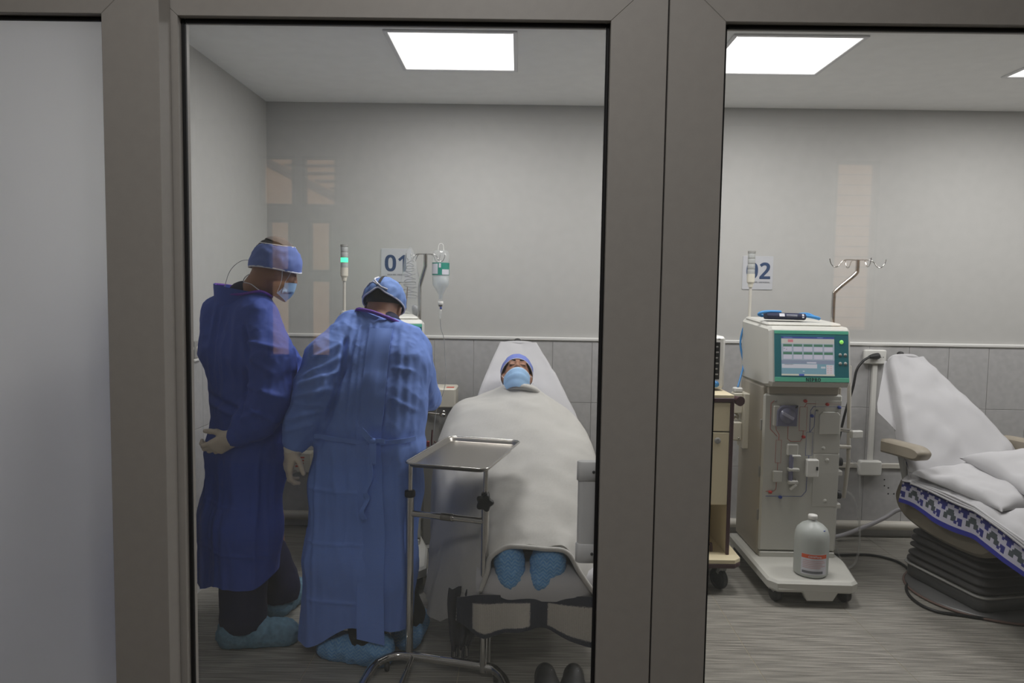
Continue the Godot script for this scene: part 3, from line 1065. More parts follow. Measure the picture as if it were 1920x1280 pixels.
func machine(at: Vector3, turn: float, lit: bool):
	var o := thing("dialysis_machine", "cream dialysis machine half hidden behind the two gowned people, green light lit" if lit else "cream dialysis machine with lit touch screen and jug on its base", "machine", at, turn, "dialysis machines by the wall")
	# base on casters
	var plan := PackedVector2Array([Vector2(-0.262, 0.40), Vector2(-0.262, -0.30), Vector2(-0.225, -0.352), Vector2(0.145, -0.362), Vector2(0.185, -0.33), Vector2(0.242, -0.05), Vector2(0.242, 0.40)])
	var lay := Basis(Vector3.RIGHT, PI / 2)
	var flip := Transform3D(Basis(V(1, 0, 0), V(0, 0, -1), V(0, 1, 0)), V(0, 0.075, 0))
	part(o, "base", G.new().prism(plan, 0.058, flip, 0.012).done(), M.cabinet)
	var skirt := PackedVector2Array([Vector2(-0.225, 0.085), Vector2(-0.10, 0.085), Vector2(-0.075, 0.034), Vector2(0.055, 0.034), Vector2(0.085, 0.085), Vector2(0.15, 0.085), Vector2(0.15, 0.10), Vector2(-0.225, 0.10)])
	part(o, "base_skirt", G.new().prism(skirt, 0.05, Transform3D(Basis(), V(0, 0, 0.305)), 0.006).done(), M.cabinet)
	for q in [V(-0.205, 0.04, 0.27), V(0.145, 0.04, 0.27), V(-0.21, 0.04, -0.34), V(0.20, 0.04, -0.34)]:
		var c := part(o, "caster", G.new().lathe([Vector2(0, -0.02), Vector2(0.03, -0.02), Vector2(0.039, -0.013), Vector2(0.039, 0.013), Vector2(0.03, 0.02), Vector2(0, 0.02)], 18, Transform3D(Basis(Vector3.UP, 0.4) * Basis(Vector3.BACK, PI / 2), q)).done(), M.dark_plastic)
		part(c, "caster_fork", G.new().box(q + V(0, 0.026, 0), V(0.05, 0.03, 0.045), 0.008).done(), M.grey_plastic)
	# cabinet
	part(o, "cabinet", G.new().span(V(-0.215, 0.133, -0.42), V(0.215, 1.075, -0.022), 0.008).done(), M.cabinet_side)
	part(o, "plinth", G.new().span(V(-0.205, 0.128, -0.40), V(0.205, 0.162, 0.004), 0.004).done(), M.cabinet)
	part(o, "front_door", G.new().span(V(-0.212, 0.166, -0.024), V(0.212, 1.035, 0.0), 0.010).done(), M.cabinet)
	for y in [0.86, 0.60, 0.36]:
		part(o, "hinge", G.new().box(V(-0.214, y, -0.03), V(0.008, 0.06, 0.014), 0.002).done(), M.grey_plastic)
	# head with the tilted monitor
	var side := PackedVector2Array([Vector2(-0.44, 1.075), Vector2(0.0, 1.075), Vector2(0.075, 1.085), Vector2(0.092, 1.11), Vector2(0.052, 1.385), Vector2(0.035, 1.402), Vector2(-0.02, 1.404), Vector2(-0.44, 1.425)])
	var along := Basis(V(0, 0, 1), V(0, 1, 0), V(-1, 0, 0))
	part(o, "head", G.new().prism(side, 0.432, Transform3D(along, V(0.216, 0, 0)), 0.016).done(), M.cabinet)
	part(o, "head_lid", G.new().box(V(-0.005, 1.419, -0.215), V(0.40, 0.018, 0.40), 0.008, Basis(Vector3.RIGHT, 0.05)).done(), M.cabinet)
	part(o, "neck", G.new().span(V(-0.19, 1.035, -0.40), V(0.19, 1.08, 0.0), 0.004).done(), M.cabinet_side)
	var f := Transform3D(Basis(Vector3.RIGHT, -0.145), V(0.004, 1.2475, 0.0735))
	var pan := part(o, "control_panel", G.new().box(V(0, 0, 0.001), V(0.392, 0.270, 0.006), 0.002).done(), M.teal_panel, f)
	part(pan, "panel_strip", G.new().box(V(0, 0.1265, 0.003), V(0.392, 0.017, 0.004), 0.001).done(), M.mint_panel)
	part(pan, "panel_strip", G.new().box(V(0, -0.1235, 0.003), V(0.392, 0.023, 0.004), 0.001).done(), M.mint_panel)
	letters("NIPRO", 0.026, M.brand_ink, pan, Transform3D(Basis(), V(0.006, -0.1235, 0.0055)), "brand_lettering")
	part(pan, "screen_bezel", G.new().box(V(-0.021, 0.0, 0.0035), V(0.288, 0.222, 0.003), 0.001).done(), M.teal_panel)
	var q := G.new()
	q.quad(V(-0.161, -0.103, 0.0056), V(0.119, -0.103, 0.0056), V(0.119, 0.104, 0.0056), V(-0.161, 0.104, 0.0056))
	part(pan, "screen", q.done(), M.screen_glow)
	for b in [[0.158, 0.078, 0.011, "led_glow"], [0.150, 0.010, 0.009, "grey_plastic"], [0.177, 0.010, 0.009, "grey_plastic"], [0.150, -0.036, 0.009, "grey_plastic"], [0.177, -0.036, 0.009, "grey_plastic"]]:
		part(pan, "button", G.new().lathe([Vector2(0, 0), Vector2(b[2], 0), Vector2(b[2] * 0.9, 0.003), Vector2(0, 0.004)], 14, Transform3D(lay, V(b[0], b[1], 0.004))).done(), M[b[3]])
	# signal lamp on its mast
	var mast := V(-0.182, 0, -0.41)
	part(o, "signal_mast", G.new().tube([mast + V(0, 1.40, 0), mast + V(0, 1.63, 0)], 0.0085, 10).done(), M.pvc)
	part(o, "signal_base", G.new().lathe([Vector2(0, 1.612), Vector2(0.013, 1.612), Vector2(0.015, 1.63), Vector2(0.022, 1.642), Vector2(0.023, 1.69), Vector2(0, 1.69)], 16, Transform3D(Basis(), mast), true).done(), M.cream_plastic)
	for k in 4:
		var y := 1.69 + 0.031 * k
		var lamp := part(o, "signal_lamp", G.new().lathe([Vector2(0.021, y), Vector2(0.0215, y + 0.002), Vector2(0.0215, y + 0.025), Vector2(0.021, y + 0.027)], 16, Transform3D(Basis(), mast)).done(), M.green_glow if lit and k == 1 else M.grey_lens)
		part(lamp, "signal_band", G.new().lathe([Vector2(0.0, y + 0.027), Vector2(0.0205, y + 0.027), Vector2(0.0205, y + 0.031), Vector2(0.0, y + 0.031)], 16, Transform3D(Basis(), mast)).done(), M.grey_plastic)
	part(o, "signal_cap", G.new().lathe([Vector2(0, 1.812), Vector2(0.0225, 1.812), Vector2(0.0225, 1.824), Vector2(0, 1.825)], 16, Transform3D(Basis(), mast), true).done(), M.grey_plastic)
	if lit:
		var l := OmniLight3D.new()
		l.name = "signal_light"
		l.light_color = Color(0.25, 1.0, 0.72)
		l.light_energy = 0.006
		l.light_size = 0.02
		l.shadow_enabled = true
		l.omni_range = 12.0
		l.omni_attenuation = 2.0
		add_child(l)
		l.position = Transform3D(Basis(Vector3.UP, turn), at) * (mast + V(0, 1.735, 0))
	# bent infusion pole
	var p := V(0.232, 0, -0.22)
	var lean := V(0.125, 0, 0) if not lit else V(0.03, 0, 0.02)
	part(o, "infusion_pole", G.new().tube(curve([p + V(0, 0.75, 0), p + V(0, 1.40, 0), p + V(0, 1.56, 0), p + V(0, 1.60, 0) + lean * 0.1, p + V(0, 1.69, 0) + lean * 0.9, p + V(0, 1.72, 0) + lean, p + V(0, 1.775, 0) + lean], 4), 0.0115, 10).done(), M.steel)
	part(o, "pole_clamp", G.new().box(p + V(-0.012, 1.22, 0), V(0.04, 0.07, 0.034), 0.004).done(), M.steel)
	part(o, "clamp_knob", G.new().lathe([Vector2(0, 0), Vector2(0.005, 0), Vector2(0.005, 0.022), Vector2(0.015, 0.024), Vector2(0.015, 0.036), Vector2(0, 0.038)], 12, Transform3D(Basis(Vector3.BACK, -PI / 2), p + V(0.008, 1.225, 0))).done(), M.black_plastic)
	var top := p + V(0, 1.772, 0) + lean
	var a0 := 0.0 if not lit else 0.35
	if lit:
		pole_hooks(o, top, [a0 - turn * 0.0, a0 + PI, 0.9 + PI, -0.55], 0.112)
	else:
		pole_hooks(o, top, [0.0, PI, 1.57, -1.57], 0.155)
	if lit:
		return
	# flow diagram and fittings on the front door
	for pl in [[[-0.157, 0.998], [-0.174, 0.983], [-0.173, 0.842], [-0.134, 0.803]], [[-0.144, 0.862], [-0.141, 0.838], [-0.124, 0.813], [-0.124, 0.783]], [[-0.077, 0.864], [-0.077, 0.79], [-0.060, 0.776], [-0.008, 0.777], [0.006, 0.802], [0.006, 0.836]], [[-0.125, 0.657], [-0.126, 0.613]], [[-0.128, 0.555], [-0.129, 0.511], [-0.14, 0.500], [-0.185, 0.498]], [[0.008, 0.966], [0.017, 0.984], [0.203, 0.985]]]:
		var pts := []
		for c in pl:
			pts.append(V(c[0], c[1], 0.0005))
		part(o, "red_line", G.new().tube(pts, 0.0013, 5).done(), M.red_line)
	for pl in [[[0.041, 0.828], [0.041, 0.947], [0.055, 0.968], [0.191, 0.969]], [[0.043, 0.828], [0.064, 0.861], [0.066, 0.947]], [[0.042, 0.70], [0.042, 0.682]], [[0.037, 0.59], [0.035, 0.501], [0.011, 0.473], [-0.184, 0.471]]]:
		var pts := []
		for c in pl:
			pts.append(V(c[0], c[1], 0.0005))
		part(o, "blue_line", G.new().tube(pts, 0.0013, 5).done(), M.blue_line)
	for b in [[-0.139, -0.109, 0.657, 0.782, "red_line"], [-0.017, 0.023, 0.836, 0.966, "red_line"], [0.024, 0.059, 0.70, 0.828, "blue_line"]]:
		var x0: float = b[0]
		var x1: float = b[1]
		var y0: float = b[2]
		var y1: float = b[3]
		part(o, "drip_chamber_outline", G.new().tube([V(x0, y0, 0.0005), V(x1, y0, 0.0005), V(x1, y1, 0.0005), V(x0, y1, 0.0005), V(x0, y0, 0.0005)], 0.0009, 5, false).done(), M[b[4]])
	for b in [[-0.161, 0.495, "red_line"], [0.007, 0.803, "red_line"], [0.009, 0.999, "red_line"], [0.128, 0.983, "red_line"], [0.047, 0.919, "blue_line"], [0.193, 0.967, "blue_line"], [-0.106, 0.468, "blue_line"], [-0.15, 0.998, "grey_plastic"], [0.075, 0.948, "grey_plastic"]]:
		part(o, "tube_clip", G.new().ball(V(b[0], b[1], 0.006), V(0.0115 if b[2] != "grey_plastic" else 0.008, 0.009 if b[2] != "grey_plastic" else 0.006, 0.009), 10, 6, Basis(Vector3.BACK, -0.25)).done(), M[b[2]])
	# blood pump
	var ph := PackedVector2Array([Vector2(-0.146, 0.862), Vector2(-0.036, 0.862), Vector2(-0.033, 0.975), Vector2(-0.105, 0.975)])
	for k in 6:
		var a := PI / 2 + (PI / 2) * k / 5
		ph.append(Vector2(-0.105 + 0.04 * cos(a), 0.935 + 0.04 * sin(a)))
	part(o, "pump_back", G.new().span(V(-0.163, 0.86, -0.001), V(-0.125, 0.972, 0.014), 0.006).done(), M.cabinet)
	var pm := part(o, "pump_cover", G.new().prism(ph, 0.022, Transform3D(), 0.004).done(), M.pump)
	part(pm, "pump_rotor", G.new().lathe([Vector2(0, 0.022), Vector2(0.042, 0.022), Vector2(0.042, 0.026), Vector2(0, 0.027)], 20, Transform3D(lay, V(-0.09, 0.92, 0.0))).done(), M.pump)
	part(pm, "rotor_bar", G.new().box(V(-0.09, 0.92, 0.031), V(0.07, 0.017, 0.011), 0.003, Basis(Vector3.BACK, -0.5)).done(), M.rotor)
	part(pm, "pump_latch", G.new().box(V(-0.044, 0.968, 0.025), V(0.016, 0.008, 0.006), 0.002, Basis(Vector3.BACK, 0.7)).done(), M.dark_plastic)
	# modules
	part(o, "module_box", G.new().span(V(-0.153, 0.553, -0.001), V(-0.098, 0.615, 0.016), 0.004).done(), M.cabinet)
	var det := part(o, "air_detector", G.new().span(V(0.022, 0.588, -0.001), V(0.087, 0.684, 0.034), 0.005).done(), M.white_plastic)
	part(det, "detector_window", G.new().box(V(0.077, 0.636, 0.034), V(0.012, 0.02, 0.003), 0.001).done(), M.black_plastic)
	var panel := part(o, "side_panel", G.new().span(V(0.066, 0.716, -0.002), V(0.207, 1.002, 0.0015), 0.001).done(), M.cabinet)
	part(panel, "cover_plate", G.new().prism(PackedVector2Array([Vector2(0.088, 0.819), Vector2(0.2, 0.819), Vector2(0.2, 0.925), Vector2(0.185, 0.942), Vector2(0.105, 0.942), Vector2(0.088, 0.925)]), 0.009, Transform3D(Basis(), V(0, 0, 0.001)), 0.003).done(), M.cabinet)
	part(o, "side_panel", G.new().span(V(0.069, 0.419, -0.002), V(0.207, 0.708, 0.0015), 0.001).done(), M.cabinet)
	for b in [[0.119, 0.741], [0.142, 0.676], [0.140, 0.45]]:
		part(o, "panel_screw", G.new().lathe([Vector2(0, 0), Vector2(0.011, 0), Vector2(0.009, 0.005), Vector2(0, 0.006)], 14, Transform3D(lay, V(b[0], b[1], 0.001))).done(), M.cabinet)
	# heparin syringe holder
	part(o, "syringe_holder", G.new().span(V(-0.082, 0.70, -0.001), V(-0.022, 0.765, 0.02), 0.006).done(), M.cabinet)
	part(o, "syringe_barrel", G.new().tube([V(-0.058, 0.56, 0.016), V(-0.058, 0.705, 0.016)], 0.012, 12).done(), M.pump)
	part(o, "syringe_clamp", G.new().box(V(-0.045, 0.625, 0.016), V(0.062, 0.018, 0.03), 0.005).done(), M.cabinet)
	part(o, "syringe_clamp", G.new().box(V(-0.045, 0.556, 0.016), V(0.056, 0.022, 0.03), 0.006).done(), M.cabinet)
	part(o, "syringe_lever", G.new().tube([V(-0.058, 0.516, 0.016), V(-0.030, 0.545, 0.026)], 0.009, 10).done(), M.white_plastic)
	part(o, "syringe_plunger", G.new().box(V(-0.035, 0.70, 0.022), V(0.05, 0.012, 0.014), 0.004).done(), M.white_plastic)
	# right flank: clamp, couplings, rod
	for y in [0.648, 0.462]:
		part(o, "coupling", G.new().lathe([Vector2(0, 0), Vector2(0.016, 0), Vector2(0.016, 0.03), Vector2(0.024, 0.032), Vector2(0.024, 0.05), Vector2(0, 0.05)], 14, Transform3D(Basis(Vector3.BACK, -PI / 2), V(0.21, y, -0.09)), true).done(), M.dark_plastic)
		part(o, "coupling_bracket", G.new().box(V(0.236, y - 0.06, -0.09), V(0.045, 0.03, 0.05), 0.004).done(), M.white_plastic)
	part(o, "dialyser_arm", G.new().tube([V(0.21, 0.832, -0.09), V(0.30, 0.828, -0.06)], 0.012, 10).done(), M.steel)
	part(o, "dialyser_clamp", G.new().box(V(0.316, 0.812, -0.05), V(0.07, 0.042, 0.03), 0.005, Basis(Vector3.UP, 0.2)).done(), M.white_plastic)
	part(o, "disinfectant_rod", G.new().tube([V(0.352, 1.17, -0.25), V(0.372, 0.62, -0.25), V(0.355, 0.40, -0.25)], 0.011, 10).done(), M.pvc)
	part(o, "rod_bracket", G.new().box(V(0.30, 0.70, -0.25), V(0.16, 0.02, 0.03), 0.004).done(), M.pvc)
	part(o, "red_button", G.new().ball(V(0.335, 1.155, -0.24), V(0.012, 0.018, 0.012), 10, 6).done(), M.red_line)
	cords(o, "drain_tube", [V(0.372, 0.63, -0.24), V(0.43, 0.56, -0.24), V(0.452, 0.30, -0.25), V(0.462, 0.08, -0.26), V(0.44, 0.012, -0.25), V(0.36, 0.012, -0.16)], 0.0055, M.clear_plastic)
	cords(o, "drain_tube", [V(0.36, 0.445, -0.24), V(0.42, 0.38, -0.24), V(0.45, 0.16, -0.23), V(0.42, 0.022, -0.22), V(0.36, 0.014, -0.2), V(0.32, 0.10, -0.22), V(0.30, 0.30, -0.25), V(0.236, 0.40, -0.13)], 0.0055, M.clear_plastic)
	# bracket and cable on the left flank
	part(o, "side_bracket", G.new().span(V(-0.245, 0.68, -0.36), V(-0.212, 1.0, -0.24), 0.004).done(), M.cream_plastic)
	part(o, "side_holder", G.new().span(V(-0.30, 0.72, -0.34), V(-0.243, 0.83, -0.27), 0.006).done(), M.cream_plastic)
	part(o, "side_holder", G.new().span(V(-0.295, 0.88, -0.34), V(-0.243, 1.0, -0.27), 0.006).done(), M.cream_plastic)
	part(o, "holder_knob", G.new().ball(V(-0.272, 0.856, -0.30), V(0.018, 0.022, 0.018), 10, 6).done(), M.steel)
	part(o, "holder_screw", G.new().ball(V(-0.262, 0.735, -0.266), V(0.006, 0.006, 0.004), 8, 5).done(), M.steel)
	part(o, "holder_top", G.new().box(V(-0.268, 1.015, -0.30), V(0.05, 0.028, 0.05), 0.006).done(), M.white_plastic)
	cords(o, "blue_cable", [V(-0.268, 1.03, -0.30), V(-0.235, 1.10, -0.35), V(-0.21, 1.16, -0.40), V(-0.226, 1.27, -0.42), V(-0.215, 1.36, -0.42), V(-0.19, 1.41, -0.42)], 0.0058, M.blue_plastic, 6, 8)

func infusion():
	# saline bottle hanging neck down from the machine's hook
	var at := V(-0.452, 1.845, -4.27)
	var o := thing("saline_bottle", "clear hanging saline bottle with green and white label", "bottle", at, 0.1)
	var prof := [Vector2(0.0, -0.345), Vector2(0.012, -0.345), Vector2(0.014, -0.33), Vector2(0.014, -0.305), Vector2(0.018, -0.30), Vector2(0.03, -0.275), Vector2(0.046, -0.25), Vector2(0.049, -0.235), Vector2(0.049, -0.085), Vector2(0.046, -0.062), Vector2(0.034, -0.050), Vector2(0, -0.048)]
	part(o, "bottle_body", G.new().lathe(prof, 24).done(), M.clear_plastic)
	var w := mat("saline", Color(0.90, 0.93, 0.94, 0.45), 0.2)
	w.transparency = BaseMaterial3D.TRANSPARENCY_ALPHA
	part(o, "saline_fill", G.new().lathe([Vector2(0.0, -0.33), Vector2(0.0105, -0.33), Vector2(0.0105, -0.305), Vector2(0.027, -0.275), Vector2(0.0465, -0.247), Vector2(0.0465, -0.19), Vector2(0, -0.19)], 20).done(), M.saline)
	part(o, "hanger", G.new().tube(curve([V(-0.016, -0.05, 0), V(-0.012, -0.02, 0), V(0, -0.012, 0), V(0.012, -0.02, 0), V(0.016, -0.05, 0)], 4), 0.002, 6).done(), M.white_plastic)
	mat("label_green", rgb(42, 140, 122), 0.6)
	mat("label_white", rgb(210, 210, 218), 0.6)
	var band := func(a0: float, a1: float, y0: float, y1: float, r: float) -> ArrayMesh:
		var rows := []
		for y in [y0, y1]:
			var line := PackedVector3Array()
			for k in 13:
				var a: float = lerpf(a0, a1, k / 12.0)
				line.append(V(r * sin(a), y, r * cos(a)))
			rows.append(line)
		return G.new().cloth(rows, 0.0004).done()
	var lb := part(o, "label", band.call(-1.55, 1.55, -0.192, -0.122, 0.0497), M.label_green)
	part(lb, "label_text", band.call(-1.35, -0.35, -0.186, -0.128, 0.0502), M.label_white)
	part(lb, "label_text", band.call(-0.22, 0.02, -0.150, -0.126, 0.0502), M.label_white)
	part(lb, "label_text", band.call(0.15, 1.2, -0.190, -0.160, 0.0502), M.label_white)
	part(o, "cap", G.new().lathe([Vector2(0, -0.365), Vector2(0.012, -0.365), Vector2(0.0155, -0.358), Vector2(0.0155, -0.342), Vector2(0, -0.342)], 14).done(), M.white_plastic)
	part(o, "cap_ring", G.new().lathe([Vector2(0, -0.372), Vector2(0.011, -0.372), Vector2(0.011, -0.364), Vector2(0, -0.364)], 12).done(), M.dark_plastic)
	part(o, "spike", G.new().ball(V(0.002, -0.380, 0.004), V(0.007, 0.008, 0.007), 8, 6).done(), M.blue_line)
	part(o, "drip_chamber", G.new().lathe([Vector2(0, -0.445), Vector2(0.004, -0.443), Vector2(0.008, -0.435), Vector2(0.008, -0.392), Vector2(0.004, -0.388), Vector2(0, -0.388)], 12).done(), M.clear_plastic)
	var line := mat("line_plastic", Color(0.62, 0.63, 0.64, 0.7), 0.22)
	line.transparency = BaseMaterial3D.TRANSPARENCY_ALPHA
	part(o, "infusion_line", G.new().tube(curve([V(0, -0.444, 0), V(0.004, -0.50, 0), V(0.022, -0.56, 0), V(0.028, -0.66, 0), V(0.036, -0.76, 0.02), V(0.022, -0.86, 0.04), V(-0.02, -0.98, 0.06), V(-0.03, -1.10, 0.08)], 6), 0.0022, 6).done(), M.line_plastic)
	# clear pouch of coiled tubing
	var p := thing("tubing_set", "clear pouch of coiled tubing hanging from the infusion hook", "tubing", V(-0.628, 1.812, -4.27))
	var rows := []
	for q in [[-0.44, 0.030, 0.012], [-0.38, 0.052, 0.02], [-0.32, 0.066, 0.024], [-0.24, 0.063, 0.024], [-0.17, 0.050, 0.024], [-0.10, 0.036, 0.022], [-0.05, 0.032, 0.018], [-0.02, 0.018, 0.008], [0.0, 0.004, 0.003]]:
		var ln := PackedVector3Array()
		for k in 14:
			var a := TAU * k / 14
			ln.append(V(cos(a) * q[1] * (1.0 + 0.08 * sin(q[0] * 60.0 + k * 2.1)), q[0], -sin(a) * q[2]))
		rows.append(ln)
	part(p, "pouch", G.new().grid(rows, true).done(), M.clear_plastic)
	var coil := []
	for k in 130:
		var a := k * 0.42
		var t := k / 129.0
		coil.append(V((0.018 + 0.028 * t) * cos(a), -0.08 - 0.22 * t + 0.004 * sin(a * 1.7), 0.012 * sin(a)))
	part(p, "coiled_line", G.new().tube(coil, 0.0024, 5).done(), M.line_plastic)
	part(p, "drip_chamber", G.new().lathe([Vector2(0, -0.40), Vector2(0.012, -0.395), Vector2(0.018, -0.36), Vector2(0.018, -0.34), Vector2(0.012, -0.335), Vector2(0, -0.33)], 14, Transform3D(Basis(), V(0.03, 0, 0.006))).done(), M.line_plastic)
	part(p, "trailing_line", G.new().tube(curve([V(0.0, -0.42, 0), V(-0.02, -0.50, 0.01), V(-0.01, -0.60, 0.0), V(-0.03, -0.72, 0.0)], 5), 0.0024, 6).done(), M.line_plastic)
	part(p, "dark_tube", G.new().tube([V(-0.012, -0.232, 0.02), V(-0.020, -0.36, 0.02)], 0.0032, 6).done(), M.peach_dark)

func cart():
	mat("laminate", rgb(224, 211, 178), 0.5)
	mat("wine_edge", rgb(66, 36, 42), 0.45)
	var o := thing("trolley", "cream laminate trolley with wine red edging beside the dialysis machine", "trolley", V(0.915, 0, -4.02))
	# x from -0.23 to 0.22, front face at z 0.17
	part(o, "top", G.new().span(V(-0.235, 1.028, -0.21), V(0.216, 1.045, 0.17), 0.002).done(), M.laminate)
	part(o, "top_edge", G.new().span(V(-0.238, 1.006, -0.212), V(0.219, 1.030, 0.173), 0.004).done(), M.wine_edge)
	for s in [-1, 1]:
		part(o, "side_board", G.new().span(V(-0.01 + s * 0.214, 0.192, -0.20), V(-0.01 + s * 0.226, 1.008, 0.166), 0.001).done(), M.laminate)
		part(o, "side_edge", G.new().span(V(-0.01 + s * 0.210, 0.192, 0.160), V(-0.01 + s * 0.229, 1.008, 0.172), 0.003).done(), M.wine_edge)
	part(o, "back_board", G.new().span(V(-0.224, 0.19, -0.205), V(0.204, 1.008, -0.19)).done(), M.laminate)
	part(o, "inner_shelf", G.new().span(V(-0.222, 0.455, -0.19), V(0.202, 0.470, 0.15)).done(), M.laminate)
	part(o, "drawer_front", G.new().span(V(-0.218, 0.853, 0.15), V(0.199, 1.003, 0.168), 0.002).done(), M.laminate)
	var d := part(o, "door", G.new().span(V(-0.218, 0.462, 0.15), V(0.199, 0.846, 0.168), 0.002).done(), M.laminate)
	part(d, "lock", G.new().lathe([Vector2(0, 0), Vector2(0.017, 0), Vector2(0.016, 0.006), Vector2(0.006, 0.008), Vector2(0, 0.005)], 16, Transform3D(Basis(Vector3.RIGHT, PI / 2), V(0.138, 0.803, 0.167))).done(), M.grey_plastic)
	var pl := PackedVector2Array([Vector2(-0.28, 0.22), Vector2(-0.28, -0.20), Vector2(-0.235, -0.245), Vector2(0.23, -0.245), Vector2(0.268, -0.205), Vector2(0.268, 0.22)])
	var fl := Basis(V(1, 0, 0), V(0, 0, -1), V(0, 1, 0))
	part(o, "base_board", G.new().prism(pl, 0.022, Transform3D(fl, V(0, 0.170, 0)), 0.002).done(), M.laminate)
	part(o, "base_edge", G.new().prism(pl, 0.026, Transform3D(Basis(V(1.004, 0, 0), V(0, 0, -1.004), V(0, 1, 0)), V(0, 0.145, 0)), 0.004).done(), M.wine_edge)
	part(o, "bumper", G.new().tube([V(0.215, 1.018, -0.15), V(0.235, 1.015, 0.10), V(0.252, 1.012, 0.165)], [0.010, 0.017, 0.026], 12).done(), M.wine_edge)
	part(o, "shelf_handle", G.new().tube(curve([V(0.02, 0.235, 0.12), V(0.12, 0.235, 0.12), V(0.135, 0.230, 0.12), V(0.138, 0.195, 0.12)], 4), 0.008, 8).done(), M.wine_edge)
	for q in [V(0.175, 0.058, 0.15), V(-0.2, 0.058, 0.15), V(0.18, 0.058, -0.15), V(-0.2, 0.058, -0.15)]:
		var c := part(o, "caster", G.new().lathe([Vector2(0, -0.014), Vector2(0.036, -0.014), Vector2(0.040, -0.016), Vector2(0.055, -0.013), Vector2(0.0575, -0.008), Vector2(0.0575, 0.008), Vector2(0.055, 0.013), Vector2(0.040, 0.016), Vector2(0.036, 0.014), Vector2(0, 0.014)], 22, Transform3D(Basis(Vector3.UP, 0.5) * Basis(Vector3.BACK, PI / 2), q), true).done(), M.dark_plastic)
		part(c, "caster_fork", G.new().box(q + V(0.012, 0.05, 0.004), V(0.05, 0.065, 0.04), 0.012, Basis(Vector3.UP, 0.5) * Basis(Vector3.RIGHT, 0.4)).done(), M.grey_plastic)
	# monitor on the trolley
	var m := thing("patient_monitor", "white patient monitor with dark screen and blue knob on the trolley", "monitor", V(0.975, 1.0452, -4.06))
	part(m, "housing", G.new().span(V(-0.17, 0.012, -0.09), V(0.147, 0.296, 0.05), 0.012).done(), M.white_plastic)
	part(m, "foot", G.new().span(V(-0.12, 0, -0.07), V(0.10, 0.014, 0.03), 0.003).done(), M.white_plastic)
	part(m, "screen", G.new().span(V(-0.15, 0.062, 0.048), V(0.118, 0.265, 0.0515), 0.001).done(), M.black_plastic)
	part(m, "knob", G.new().lathe([Vector2(0, 0), Vector2(0.018, 0), Vector2(0.016, 0.012), Vector2(0, 0.013)], 18, Transform3D(Basis(Vector3.RIGHT, PI / 2), V(0.100, 0.036, 0.05))).done(), M.blue_plastic)
	for k in 6:
		part(m, "screen_digits", G.new().box(V(0.10, 0.09 + 0.03 * k, 0.052), V(0.014 if k % 2 else 0.022, 0.008, 0.0006)).done(), M.grey_plastic)
	part(m, "screen_mark", G.new().box(V(0.112, 0.282, 0.0505), V(0.012, 0.004, 0.001)).done(), M.dark_plastic)

